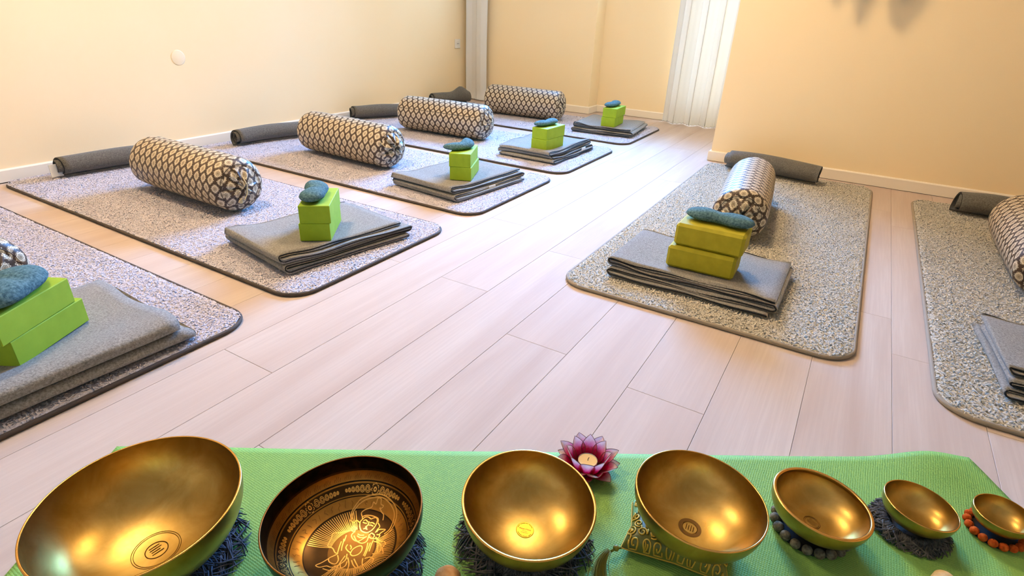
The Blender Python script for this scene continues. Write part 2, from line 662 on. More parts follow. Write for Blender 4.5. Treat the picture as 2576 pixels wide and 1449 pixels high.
def lwx(y):
    return LWA[0] + (LWB[0] - LWA[0]) * (y - LWA[1]) / (LWB[1] - LWA[1])


m = MB()
m.add([(lwx(-2.1), -2.1, 0), (lwx(5.1), 5.1, 0), (lwx(5.1), 5.1, CEIL), (lwx(-2.1), -2.1, CEIL), (-3.6, -2.1, 0), (-3.6, 5.1, 0), (-3.6, 5.1, CEIL), (-3.6, -2.1, CEIL)],
      [(0, 1, 2, 3), (4, 7, 6, 5), (0, 4, 5, 1), (3, 2, 6, 7), (0, 3, 7, 4), (1, 5, 6, 2)])
tag(m.build('wall_left', M_WALL), 'long cream wall on the left', 'wall', kind='structure')

YB1, YB2, XSTEP, XR = 4.85, 5.03, -2.108, -0.765
WZ0, WZ1 = 1.1, 2.25
WA, WB_ = (-2.95, -2.2), (-2.02, -1.52)
DA, DZ0 = (-1.42, -0.90), 0.10
m = MB()
m.box(-3.45, XSTEP, YB1, 5.2, 0, WZ0)
m.box(-3.45, WA[0], YB1, 5.2, WZ0, WZ1)
m.box(WA[1], XSTEP, YB1, 5.2, WZ0, WZ1)
m.box(-3.45, XSTEP, YB1, 5.2, WZ1, CEIL)
m.box(XSTEP, DA[0], YB2, 5.2, 0, WZ0)
m.box(DA[0], DA[1], YB2, 5.2, 0, DZ0)
m.box(DA[1], XR, YB2, 5.2, 0, WZ1)
m.box(XSTEP, WB_[0], YB2, 5.2, WZ0, WZ1)
m.box(WB_[1], DA[0], YB2, 5.2, WZ0, WZ1)
m.box(XSTEP, XR, YB2, 5.2, WZ1, CEIL)
tag(m.build('wall_back', M_WALL), 'cream rear wall with a shallow step between the curtains', 'wall', kind='structure')
tag(MB().box(XR, 2.6, 3.785, 5.2, 0, CEIL).build('wall_right', M_WALL), 'cream wall block on the right', 'wall', kind='structure')
tag(MB().box(2.5, 2.6, -2.1, 3.785, 0, CEIL).build('wall_side', M_WALL), 'cream wall beside the right mats', 'wall', kind='structure')
tag(MB().box(-3.6, 2.6, -2.2, -2.1, 0, CEIL).build('wall_front', M_WALL), 'cream wall behind the camera', 'wall', kind='structure')
tag(MB().box(-3.6, 2.6, -2.2, 5.2, CEIL, CEIL + 0.1).build('ceiling', M_CEIL), 'white ceiling', 'ceiling', kind='structure')

for k, (name, label, xa, xb, yb, z0, mt) in enumerate((('window_1', 'daylit window above the step of the rear wall', WA[0], WA[1], YB1, WZ0, M_SKY), ('window_2', 'daylit window above the rear wall', WB_[0], WB_[1], YB2, WZ0, M_SKY),
                                                     ('door_1', 'glazed white door behind the pleated curtain', DA[0], DA[1], YB2, DZ0, M_DOOR))):
    w = thing(name, label, name[:-2], ((xa + xb) / 2, yb, z0))
    w['kind'] = 'structure'
    hw, hh, d = (xb - xa) / 2, WZ1 - z0, 0.10
    f = MB()
    t = 0.05
    f.box(-hw, hw, d - 0.03, d + 0.03, 0, t).box(-hw, hw, d - 0.03, d + 0.03, hh - t, hh)
    f.box(-hw, -hw + t, d - 0.03, d + 0.03, t, hh - t).box(hw - t, hw, d - 0.03, d + 0.03, t, hh - t)
    f.build('frame', M_BASE, w)
    MB().box(-hw + t, hw - t, d - 0.004, d + 0.004, t, hh - t).build('pane', mt, w)
    if k < 2:
        MB().box(-hw - 0.02, hw + 0.02, -0.05, d - 0.03, -0.03, 0.0).build('window_sill', M_BASE, w)
m = MB()
m.box(DA[1] + 0.005, XR - 0.006, YB2 - 0.012, YB2 - 0.001, 0.07, 2.3)
tag(m.build('trim_1', M_BASE), 'white door casing beside the pleated curtain', 'trim', kind='structure')


def baseboard(name, pts, th, h, label, flip=1):
    """skirting along a floor polyline; thickness to the left of the direction times flip"""
    m = MB()
    P = [Vector(p) for p in pts]
    offs = []
    for i in range(len(P)):
        d0 = (P[i] - P[i - 1]).normalized() if i else None
        d1 = (P[i + 1] - P[i]).normalized() if i < len(P) - 1 else None
        n0 = Vector((-d0.y, d0.x)) * flip if d0 else None
        n1 = Vector((-d1.y, d1.x)) * flip if d1 else None
        if n0 and n1:
            b = n0 + n1
            offs.append(b * (1 / (b.dot(n0))))
        else:
            offs.append(n0 or n1)
    sec = [(0, 0.003), (1, 0.003), (1, h - 0.006), (0.55, h), (0, h)]
    G = []
    for i in range(len(P)):
        G.append([(P[i].x + offs[i].x * th * a, P[i].y + offs[i].y * th * a, z) for a, z in sec])
    m.grid(G, True)
    m.f.append(tuple(range(5)))
    m.f.append(tuple(reversed(range((len(P) - 1) * 5, len(P) * 5))))
    return tag(m.build(name, M_BASE), label, 'baseboard', kind='structure')


baseboard('baseboard_left', [(lwx(-2.05), -2.05), (lwx(4.84), 4.84)], 0.014, 0.062, 'white skirting along the left wall', -1)
baseboard('baseboard_back', [(lwx(4.84) + 0.02, YB1), (XSTEP, YB1), (XSTEP, YB2), (XR, YB2)], 0.014, 0.062, 'white skirting along the stepped rear wall', -1)
baseboard('baseboard_right', [(XR, 5.0), (XR, 3.785), (2.48, 3.785)], 0.014, 0.064, 'white skirting along the right wall', -1)

# wall fittings
o = thing('wall_socket', 'small white power socket low on the left wall near the corner', 'socket', (lwx(4.705), 4.705, 0.505))
MB().bevel_box(0.082, 0.082, 0.010, 0.003).build('cover_plate', M_WHITE, o)
m = MB().lathe([(0.0, 0.0105), (0.019, 0.0105), (0.021, 0.0125), (0.023, 0.0102)], 24)
m.build('socket_ring', M_WHITE, o)
m = MB()
for s in (-1, 1):
    m.tube([(s * 0.0095, 0, 0.0105), (s * 0.0095, 0, 0.0118)], 0.004, 8)
tag(m.build('contact_hole', M_HOLE, o), kind='stuff')
o.rotation_euler = (math.pi / 2, 0, math.pi / 2)
o = thing('blank_cover', 'round cream blank cover plate on the left wall above the mats', 'cover plate', (lwx(1.985), 1.985, 0.508))
MB().lathe([(0.0, 0.0034), (0.036, 0.0030), (0.0405, 0.0018), (0.042, 0.0)], 40).build('disc', M_PLATE, o, True)
o.rotation_euler = (math.pi / 2, 0, math.pi / 2)


# curtains
def curtain(label, xs, y0, fold, z0, z1, seed, bend=0.0):
    root = thing('curtain', label, 'curtain', (0, 0, 0), 0, 'white curtains at the rear wall')
    poly = fold
    wz = wobble(seed, 4, 3)

    def warp(u, v, z):   # u is height, (v, z) plan
        k = 1 - u / z1
        return (v + bend * k + 0.008 * wz(u * 3, v * 9) * k, z + 0.012 * wz(v * 14, u) * k, u)
    m, e0, e1 = sheet(poly, lambda i: (z0 + 0.004 * math.sin(i * 1.7), z1), 26, 0.004, warp)
    m.build('cloth', M_CURTAIN, root, True)
    MB().tube(e0, 0.0035, 5).build('hem', M_CURTAIN, root, True)
    return root


def pleats(x0, x1, y, waves, amp, n=90, sharp=1.0):
    out = []
    for i in range(n + 1):
        s = i / n
        ph = s * waves * 2 * math.pi
        w = math.sin(ph)
        out.append((x0 + (x1 - x0) * s + 0.012 * math.sin(2 * ph), y + amp * (abs(w) ** sharp) * (1 if w > 0 else -1)))
    return out


curtain('white curtain hanging in the far left corner beside the socket', None, 0, pleats(-3.405, -3.165, 4.79, 1.0, 0.016, 70, 0.5), 0.012, 2.36, 3)
curtain('white pleated curtain hanging beside the right wall corner', None, 0, pleats(-1.445, -0.965, 4.93, 3.6, 0.042, 120, 0.8), 0.012, 2.36, 5)

# ------------------------------------------------------------------ ceiling lamps
for k, (x, y) in enumerate(LAMPS):
    o = thing('ceiling_lamp', ('round opal ceiling lamp above the left row of mats', 'round opal ceiling lamp above the right mats')[k], 'lamp', (x, y, CEIL - 0.11), 0, 'ceiling lamps')
    R = LAMP_RADIUS
    MB().lathe([(0.0, 0.0), (R * 0.5, 0.006), (R * 0.85, 0.024), (R, 0.055), (R * 0.97, 0.075)], 40, False, True).build('shade', M_LAMP, o, True)
    MB().lathe([(R * 0.7, 0.075), (R * 0.7, 0.11)], 32, True, True).build('base', M_WHITE, o)

# ------------------------------------------------------------------ fleece mats


def fleece_mat_mesh(lx, ly, mat, seed, res=0.0062, hgt=0.0130, amp=0.0005, rc=0.09):
    nx, ny = int(lx / res), int(ly / res)
    xs = np.linspace(-1, 1, nx + 1)
    ys = np.linspace(-1, 1, ny + 1) * ly / 2
    dy = ly / 2 - np.abs(ys)
    cut = np.where(dy < rc, rc - np.sqrt(np.maximum(rc * rc - (rc - dy) ** 2, 0)), 0)
    half = lx / 2 - cut
    X = xs[None, :] * half[:, None]
    Y = np.repeat(ys[:, None], nx + 1, 1)
    ed = np.minimum(half[:, None] * (1 - np.abs(xs[None, :])), np.repeat(dy[:, None], nx + 1, 1))
    k = np.clip(ed / 0.016, 0, 1)
    k = np.sqrt(np.clip(1 - (1 - k) ** 2, 0, 1))
    Z = 0.006 + (hgt - 0.006) * k + (smooth_noise(X.shape, 1, seed) * amp + smooth_noise(X.shape, 10, seed + 1) * amp * 0.2) * (0.25 + 0.75 * k)
    Z = np.clip(Z, 0.004, 0.0205)
    jit = smooth_noise(X.shape, 1, seed + 2) * 0.0018
    X = X + jit
    Y = Y + smooth_noise(X.shape, 1, seed + 3) * 0.0018
    V = np.stack([X, Y, Z], 2).reshape(-1, 3)
    i = np.arange(ny)[:, None] * (nx + 1) + np.arange(nx)[None, :]
    F = np.stack([i, i + 1, i + nx + 2, i + nx + 1], 2).reshape(-1, 4)
    me = bpy.data.meshes.new('pile')
    me.vertices.add(len(V))
    me.vertices.foreach_set('co', V.astype(np.float32).ravel())
    me.loops.add(F.size)
    me.loops.foreach_set('vertex_index', F.astype(np.int32).ravel())
    me.polygons.add(len(F))
    me.polygons.foreach_set('loop_start', np.arange(0, F.size, 4, dtype=np.int32))
    me.polygons.foreach_set('loop_total', np.full(len(F), 4, dtype=np.int32))
    me.materials.append(mat)
    me.update(calc_edges=True)
    me.polygons.foreach_set('use_smooth', np.ones(len(F), dtype=bool))
    return me


def round_rect(lx, ly, r, n=8):
    out = []
    for (cx, cy, a0) in ((lx / 2 - r, ly / 2 - r, 0), (-lx / 2 + r, ly / 2 - r, 90), (-lx / 2 + r, -ly / 2 + r, 180), (lx / 2 - r, -ly / 2 + r, 270)):
        for k in range(n + 1):
            a = math.radians(a0 + 90 * k / n)
            out.append((cx + r * math.cos(a), cy + r * math.sin(a)))
    return out


def tufts_mesh(lx, ly, rc, mat, seed, step=0.0075, ln=0.011, wd=0.0021, up_=1.0):
    """short curls of pile all over the mat, lapping a little over the binding"""
    r = np.random.default_rng(seed)
    nx, ny = int(lx / step), int(ly / step)
    X, Y = np.meshgrid((np.arange(nx) + 0.5) / nx - 0.5, (np.arange(ny) + 0.5) / ny - 0.5)
    X = (X * (lx - 0.008)).ravel() + r.uniform(-step, step, nx * ny) * 0.6
    Y = (Y * (ly - 0.008)).ravel() + r.uniform(-step, step, nx * ny) * 0.6
    cx, cy = np.maximum(np.abs(X) - (lx / 2 - rc), 0), np.maximum(np.abs(Y) - (ly / 2 - rc), 0)
    keep = (np.hypot(cx, cy) < rc - 0.001) & (np.abs(X) < lx / 2) & (np.abs(Y) < ly / 2)
    X, Y = X[keep], Y[keep]
    n = len(X)
    ed = np.minimum(lx / 2 - np.abs(X), ly / 2 - np.abs(Y))
    z0 = 0.0085 + 0.0065 * np.clip(ed / 0.018, 0, 1)
    th = r.uniform(0, 2 * np.pi, n)
    L = ln * r.uniform(0.6, 1.25, n)
    w = wd * r.uniform(0.7, 1.3, n)
    dx, dy = np.cos(th), np.sin(th)
    bend = r.uniform(-0.9, 0.9, n)
    V = np.zeros((n, 6, 3))
    for k, (s_, up) in enumerate(((0.0, 0.0), (0.5, 0.0042), (1.0, 0.0022))):
        px = X + (dx * s_ - dy * bend * s_ * s_ * 0.5) * L - dx * L * 0.5
        py = Y + (dy * s_ + dx * bend * s_ * s_ * 0.5) * L - dy * L * 0.5
        zz = np.minimum(z0 + up * up_ * r.uniform(0.6, 1.3, n), 0.0205)
        ww = w * (1.0 if k < 2 else 0.45)
        V[:, k * 2] = np.stack([px - dy * ww, py + dx * ww, zz - 0.0009], 1)
        V[:, k * 2 + 1] = np.stack([px + dy * ww, py - dx * ww, zz], 1)
    b_ = np.arange(n)[:, None] * 6
    F = np.concatenate([b_ + np.array([[0, 1, 3, 2]]), b_ + np.array([[2, 3, 5, 4]])], 0)
    me = bpy.data.meshes.new('pile_tufts')
    me.vertices.add(n * 6)
    me.vertices.foreach_set('co', V.astype(np.float32).ravel())
    me.loops.add(F.size)
    me.loops.foreach_set('vertex_index', F.astype(np.int32).ravel())
    me.polygons.add(len(F))
    me.polygons.foreach_set('loop_start', np.arange(0, F.size, 4, dtype=np.int32))
    me.polygons.foreach_set('loop_total', np.full(len(F), 4, dtype=np.int32))
    me.materials.append(mat)
    me.update(calc_edges=True)
    me.polygons.foreach_set('use_smooth', np.ones(len(F), dtype=bool))
    return me


LM = dict(lx=2.03, ly=0.79)
RM = dict(lx=0.893, ly=2.09)
me_l = fleece_mat_mesh(2.03, 0.79, M_FLEECE_L, 11)
me_r = fleece_mat_mesh(0.893, 2.09, M_FLEECE_R, 21, res=0.0055, hgt=0.0135, amp=0.0008)
tf_l, tf_r = tufts_mesh(2.03, 0.79, 0.09, M_FLEECE_L, 5, 0.0066, 0.0095, 0.0019, 0.7), tufts_mesh(0.893, 2.09, 0.09, M_FLEECE_R, 6)
bd_l = MB().tube([(x, y, 0.006) for x, y in round_rect(2.03, 0.79, 0.09)], 0.006, 8, True).mesh('binding', M_BIND_L, True)
bd_r = MB().tube([(x, y, 0.0065) for x, y in round_rect(0.893, 2.09, 0.09)], 0.0065, 8, True).mesh('binding', M_BIND_R, True)
ORD = ['nearest', 'second', 'third', 'fourth', 'farthest']
LY = [0.447, 1.380, 2.342, 3.225, 4.205]
LX = -2.362
for i in range(5):
    lab = ['grey fleece mat cut off by the left picture edge', 'second grey fleece mat from the camera along the left wall', 'third grey fleece mat from the camera along the left wall',
           'fourth grey fleece mat from the camera along the left wall', 'farthest grey fleece mat of the left row, by the rear wall'][i]
    t = thing('fleece_mat', lab, 'mat', (LX, LY[i], 0.0005), 0, 'grey fleece mats of the left row')
    link('pile', me_l, t)
    tag(link('pile_tufts', tf_l, t), kind='stuff')
    link('binding', bd_l, t)
for i, (x, y) in enumerate(((-0.292, 2.632), (0.790, 2.535))):
    t = thing('fleece_mat', ['cream fleece mat with taupe edge in front of the right wall', 'cream fleece mat cut off by the right picture edge'][i], 'mat', (x, y, 0.0005), 0, 'cream fleece mats on the right')
    link('pile', me_r, t)
    tag(link('pile_tufts', tf_r, t), kind='stuff')
    link('binding', bd_r, t)
MZ = 0.0212    # top of the pile


# ------------------------------------------------------------------ bolsters
def bolster_meshes(L, R, seed, style):
    """axis along local x, resting on z = 0; +x end is the gathered one"""
    w1, w2 = wobble(seed, 5, 9), wobble(seed + 1, 5, 22)
    SEG = 72
    prof = []
    rc = 0.035
    for k in range(7):
        a = math.pi / 2 * k / 6
        prof.append((-L / 2 + rc * (1 - math.sin(a)) - 0.0, R - rc + rc * math.cos(math.pi / 2 - a)))
    prof = [(-L / 2 + rc * (1 - math.cos(math.pi / 2 * k / 6)), R - rc + rc * math.sin(math.pi / 2 * k / 6)) for k in range(7)]
    prof += [(-L / 2 + rc + (L - 2 * rc) * k / 30, R) for k in range(1, 30)]
    prof += [(L / 2 - rc * (1 - math.cos(math.pi / 2 * k / 6)), R - rc + rc * math.sin(math.pi / 2 * k / 6)) for k in range(6, -1, -1)]
    body = MB()
    arc = 0.0
    G, uv = [], []
    px_, pr_ = prof[0]

    def shape(x, r, a):
        rad = r * (1 + 0.018 * w1(x * 6, a * 0.6) + 0.006 * w2(x * 5, a)) * (1 - 0.02 * (2 * x / L) ** 2)
        y, z = rad * math.cos(a), rad * math.sin(a)
        if z < 0:
            z = -((-z) ** 1.0) * (0.93 if z < -0.6 * R else 1)
        return (x, y, max(0.0004, z + R * 0.93))
    for (x, r) in prof:
        arc += math.hypot(x - px_, r - pr_)
        px_, pr_ = x, r
        row = []
        for k in range(SEG + 1):
            a = 2 * math.pi * k / SEG + 0.6
            row.append(shape(x, r, a))
            uv.append((arc, R * (2 * math.pi * k / SEG)))
        G.append(row)
    body.grid(G)
    body.uv = uv
    caps = []
    for sgn in (-1, 1):
        c = MB()
        G, uv = [], []
        for j in range(9):
            f = 1 - j / 8
            row = []
            for k in range(SEG + 1):
                a = 2 * math.pi * k / SEG + 0.6
                r = (R - rc) * f
                bulge = 0.022 * (1 - f ** 2)
                wr = 0.0045 * math.sin(a * 9 + 2 * math.sin(a * 2 + seed)) * (1 - f) * f * 4 + 0.003 * math.sin(a * 17 + seed) * f * (1 - f) * 4
                if style == 'gather' and sgn > 0:
                    bulge = 0.03 * (1 - f ** 2) - 0.03 * max(0, 0.45 - f)
                    wr *= 1.9
                base = shape(sgn * L / 2, R - rc, a)
                cx = (0, 0, R * 0.93)
                row.append((sgn * (L / 2 + bulge + wr), base[1] * f, cx[2] + (base[2] - cx[2]) * f))
                uv.append((r * math.cos(a) + 0.3, r * math.sin(a) + 0.31))
            G.append(row)
        c.grid(G)
        c.uv = uv
        caps.append(c)
    pip = []
    for sgn in (-1, 1):
        x = sgn * (L / 2 - 0.003)
        pip.append(MB().tube([shape(x, R - rc + 0.009, 2 * math.pi * k / 48) for k in range(48)], 0.0022, 6, True))
    return body, caps, pip, shape


def bolster(label, loc, rz, L=0.68, R=0.112, seed=0, style='plain', seam=False):
    root = thing('bolster', label, 'bolster', loc, rz, 'patterned yoga bolsters')
    b, caps, pip, shape = bolster_meshes(L, R, seed, style)
    b.build('cover', M_BROCADE, root, True)
    for c in caps:
        c.build('end_cap', M_BROCADE, root, True)
    for q in pip:
        q.build('piping', M_PIPING, root, True)
    if seam:
        a = seam
        MB().tube([(lambda s_: (s_[0], s_[1] * 1.004, s_[2]))(shape(-L / 2 + 0.03 + (L - 0.06) * k / 30, R, a)) for k in range(31)], 0.0016, 5).build('zip_seam', M_PIPING, root, True)
    return root, shape


def drawstring(root, L, R, pts, knot=None):
    MB().tube([(L / 2 + x, y, z) for x, y, z in pts], 0.0022, 6).build('drawstring', M_CORD, root, True)
    if knot:
        m = MB().lathe([(0.0, 0.004), (0.004, 0.006), (0.0085, 0.005), (0.0095, 0.0), (0.0, -0.001)], 20)
        o = m.build('button', M_CORD, root, True)
        o.location = (L / 2 + knot[0], knot[1], knot[2])
        o.rotation_euler = (0, math.pi / 2, 0)


bolster('patterned bolster cut off by the left picture edge, behind a blue eye pillow', (-2.295, 0.468, MZ), 0.0, 0.70, 0.108, 1, 'plain')[0]
b, sh = bolster('patterned bolster on the second mat of the left row, drawstring button on its end', (-2.46, 1.390, MZ), math.radians(-1), 0.665, 0.118, 2, 'plain')
drawstring(b, 0.665, 0.118, [(0.026, 0.0, 0.15), (0.03, 0.01, 0.12), (0.030, 0.005, 0.085), (0.029, -0.01, 0.062), (0.028, -0.024, 0.068), (0.026, -0.04, 0.055)], (0.021, -0.026, 0.055))
b, sh = bolster('patterned bolster on the third mat of the left row, gathered end with crumpled flap', (-2.46, 2.320, MZ), math.radians(-3), 0.675, 0.118, 3, 'gather')
drawstring(b, 0.675, 0.118, [(-0.01, -0.085, 0.165), (0.008, -0.075, 0.14), (0.018, -0.06, 0.122)])
bolster('patterned bolster with lengthwise seam on the fourth mat of the left row', (-2.475, 3.230, MZ), math.radians(3), 0.685, 0.118, 4, 'plain', math.radians(155))
bolster('patterned bolster on the farthest left-row mat, in front of the rear wall', (-2.425, 4.250, MZ), math.radians(4), 0.67, 0.118, 5, 'plain')
bolster('patterned bolster standing lengthwise behind the olive blocks on the right', (-0.350, 2.66, MZ), math.radians(-84), 0.68, 0.110, 6, 'gather')
bolster('patterned bolster cut off by the right picture edge', (0.685, 2.72, MZ), math.radians(-90), 0.68, 0.110, 7, 'plain')


# ------------------------------------------------------------------ blankets
def folded_blanket(label, loc, rz, lu, lv, n, seed, t=0.0075, gap=0.0035, fan=0.02, wav=0.006, tagged=False, group='folded grey wool blankets'):
    """u = local x (hem edges at both ends), v = local y (folds), stacked upward"""
    root = thing('folded_blanket', label, 'blanket', loc, rz, group)
    r = random.Random(seed)
    wz, wu = wobble(seed, 5, 16), wobble(seed + 9, 4, 14)
    poly, lay = [], []
    pitch = t + gap
    ends = [(-lv / 2 + r.uniform(-0.016, 0.010), lv / 2 + r.uniform(-0.02, 0.01)) for _ in range(n)]
    for k in range(1, n, 2):     # both halves of one fold share their front line
        ends[k] = (ends[k - 1][0] + 0.003, ends[k][1])
    for k in range(n):           # from the top layer down
        zk = (n - 1 - k) * pitch + t / 2 + 0.001
        a, b = ends[k]
        fwd = (k % 2 == 0)       # +v -> -v
        run = 18
        for i in range(run + 1):
            s = i / run
            v = (b + (a - b) * s) if fwd else (a + (b - a) * s)
            poly.append((v, zk))
            lay.append(k)
        if k < n - 1:
            v = a if fwd else b
            v2 = ends[k + 1][0] if fwd else ends[k + 1][1]
            for i in range(1, 8):
                q = math.pi * i / 8
                ww = (v + (v2 - v) * i / 8)
                poly.append((ww + (-1 if fwd else 1) * math.sin(q) * pitch * 0.95, zk - pitch / 2 * (1 - math.cos(q))))
                lay.append(k + i / 8)
    offs = [(r.uniform(-fan, fan), r.uniform(-0.4, 0.4) * fan + fan * 0.55 * (k - n / 2)) for k in range(n + 1)]

    def ext(i):
        k = int(lay[i])
        f = lay[i] - k
        o0 = offs[k][0] * (1 - f) + offs[min(k + 1, n)][0] * f
        o1 = offs[k][1] * (1 - f) + offs[min(k + 1, n)][1] * f
        v = poly[i][0]
        return (-lu / 2 + o0 + 0.008 * wu(v * 2, lay[i] * 0.4), lu / 2 + o1 + 0.008 * wu(v * 2, lay[i] * 0.4 + 5))
    Hh = n * pitch

    def warp(u, v, z):
        h = z / Hh
        edge = min(1, max(0, (lu / 2 + 0.01 - abs(u)) / 0.09))
        out = 1 - edge
        up = wav * h * (0.12 * (1 - out) + out * (0.9 + 0.5 * wz(u * 0.5, v * 2.2 + h * 2.5))) * wz(u * 0.4, v * 1.7 + h * 0.8)
        droop = -0.06 * z * out ** 2 + 0.30 * z * math.exp(-((v + lv / 2) / 0.075) ** 2) + 0.12 * z * math.exp(-((u - lu / 2) / 0.06) ** 2)
        ve = max(0.0, 1 - (lv / 2 - abs(v) + 0.012) / 0.06)
        return (u + 0.004 * wu(v, z * 40), v + 0.009 * wu(u * 0.7, 3 + z * 30), max(0.0008, z + up + droop - 0.04 * z * min(1, ve)))
    m, e0, e1 = sheet(poly, ext, 18, t, warp)
    m.build('cloth', M_WOOL, root, True)
    for e in (e0, e1):
        MB().tube(e, 0.0025, 5).build('hem', M_HEM, root, True)
    if tagged:
        u, v, z = tagged
        MB().bevel_box(0.004, 0.05, 0.022, 0.001).build('care_label', M_TAG, root).location = (u, v, z)
    return root


folded_blanket('folded grey blanket at the lower left, under the nearest green blocks', (-1.605, 0.415, MZ), math.radians(88), 0.52, 0.42, 4, 31, 0.0112, 0.0032, 0.022, 0.010)
folded_blanket('folded grey blanket on the second left-row mat, black hems fanned open', (-1.645, 1.365, MZ), math.radians(-10), 0.42, 0.50, 4, 32, 0.0102, 0.0030, 0.026, 0.018)
folded_blanket('folded grey blanket on the third left-row mat, thick rounded front fold', (-1.69, 2.325, MZ), math.radians(-6), 0.42, 0.53, 4, 33, 0.0100, 0.0030, 0.022, 0.016, (0.215, 0.0, 0.001))
folded_blanket('folded grey blanket on the fourth left-row mat, rippled hems with white tag', (-1.665, 3.235, MZ), math.radians(-2), 0.38, 0.52, 6, 34, 0.0066, 0.0018, 0.016, 0.036, (0.2, 0.12, 0.012))
folded_blanket('folded dark grey blanket on the farthest left-row mat', (-1.635, 4.22, MZ), math.radians(-84), 0.48, 0.42, 4, 35, 0.0092, 0.0028, 0.024, 0.020)
folded_blanket('folded grey blanket under the olive blocks on the right mat', (-0.345, 1.905, MZ), math.radians(-90), 0.37, 0.52, 4, 36, 0.0088, 0.0024, 0.020, 0.018)
folded_blanket('folded grey blanket at the right picture edge, layers fanned apart', (0.730, 1.835, MZ), math.radians(-86), 0.37, 0.50, 6, 37, 0.0058, 0.0022, 0.022, 0.018)


def rolled_blanket(label, loc, rz, L, R, seed, bend=0.0, lump=0.0, turns=3.3, flat=0.86, t=0.0085, tail=False):
    """axis along local x, resting on z = 0"""
    root = thing('rolled_blanket', label, 'blanket', loc, rz, 'rolled shade-painted grey blankets')
    wz = wobble(seed, 5, 9)
    poly = []
    n = int(turns * 26)
    r0 = R * 0.16
    for i in range(n + 1):
        s = i / n
        a = -s * turns * 2 * math.pi + 0.5
        r = r0 + (R - t / 2 - r0) * s
        poly.append((r * math.cos(a), r * math.sin(a) * flat + R * flat))
    rr_ = random.Random(seed)
    o0, o1 = rr_.uniform(-0.5, 0.5), rr_.uniform(-0.5, 0.5)

    def ext(i):
        s = i / n
        return (-L / 2 + 0.018 * math.sin(s * turns * 6.28 * 0.5 + o0) * s, L / 2 + 0.014 * math.sin(s * turns * 3 + o1))

    def warp(u, v, z):
        k = u / (L / 2)
        g = 1 + 0.07 * wz(u * 2.2, 0.4)
        lz = lump * math.exp(-((k - 0.62) / 0.33) ** 2)
        return (u, v * g + bend * (1 - k * k) + 0.01 * wz(u * 1.5, 2), max(0.001, z * (g + lz) * (1 - 0.06 * k * k)))
    m, e0, e1 = sheet(poly, ext, 16, t, warp)
    m.build('cloth', M_WOOL_SHADED, root, True)
    for e in (e0, e1):
        MB().tube(e, 0.0020, 5).build('hem', M_HEM, root, True)
    if tail:
        MB().bevel_box(0.05, 0.004, 0.06, 0.001).build('care_label', M_TAG, root).location = (-L / 2 - 0.012, -0.01, 0.004)
    return root


rolled_blanket('rolled shade-painted grey blanket behind the bolster on the second left-row mat, white label at its end', (-3.225, 1.400, MZ), math.radians(84), 0.44, 0.060, 41, 0.0, 0, tail=True)
rolled_blanket('rolled shade-painted grey blanket with open spiral end on the third left-row mat', (-3.165, 2.335, MZ), math.radians(80), 0.46, 0.060, 42, 0.02)
rolled_blanket('rolled shade-painted grey blanket on the fourth left-row mat, against the wall', (-3.245, 3.37, MZ), math.radians(62), 0.40, 0.062, 43, -0.015)
rolled_blanket('rolled shade-painted grey blanket with a raised hump on the farthest left-row mat', (-3.265, 4.34, MZ), math.radians(60), 0.36, 0.060, 44, 0.0, 0.55)
rolled_blanket('rolled shade-painted grey blanket by the right wall behind the lengthwise bolster', (-0.37, 3.545, MZ), math.radians(-8), 0.50, 0.066, 45, 0.0, 0)
rolled_blanket('rolled shade-painted grey blanket at the right picture edge by the wall', (0.77, 3.40, MZ), math.radians(-2), 0.52, 0.066, 46, 0.0, 0)

# ------------------------------------------------------------------ blocks
me_blk = MB().bevel_box(0.214, 0.105, 0.0645, 0.0018).mesh('block', M_BLOCK)
me_blk_f = MB().bevel_box(0.222, 0.130, 0.076, 0.009).mesh('block', M_BLOCK_O)
NAMES = ['nearest mat at the left picture edge', 'second left-row mat', 'third left-row mat', 'fourth left-row mat', 'farthest left-row mat', 'cream mat on the right']
# x, y, heading of the long side, z of the blanket top, upper offset along / across, upper turn
BL = [(-1.557, 0.411, 118, MZ + 0.0590, (-0.020, 0.0), 1.0), (-1.592, 1.326, 127, MZ + 0.0555, (0.0, -0.004), 1.0), (-1.630, 2.284, 114, MZ + 0.0530, (0.0, 0.005), 1.0),
      (-1.606, 3.122, 88, MZ + 0.0505, (0.006, 0.0), -1.0), (-1.598, 4.150, 94, MZ + 0.0485, (0.004, -0.006), -1.0), (-0.333, 1.862, 1.4, MZ + 0.0470, (0.012, 0.014), -1.0)]
BT = []
for i, (x, y, a, z, (oa, ob), tw) in enumerate(BL):
    me, hgt = (me_blk, 0.0645) if i < 5 else (me_blk_f, 0.076)
    c = 'green' if i < 5 else 'olive yellow'
    ca, sa = math.cos(math.radians(a)), math.sin(math.radians(a))
    for k in range(2):
        o = link('yoga_block', me)
        o.location = (x + (oa * ca - ob * sa) * k, y + (oa * sa + ob * ca) * k, z + k * (hgt + 0.0006))
        o.rotation_euler = (0, 0, math.radians(a + tw * k))
        tag(o, '%s foam yoga block on the %s' % (('lower ' + c, 'upper ' + c)[k], NAMES[i]), 'yoga block', 'foam yoga blocks')
    BT.append((x + oa * ca - ob * sa, y + oa * sa + ob * ca, z + 2 * hgt + 0.0012))


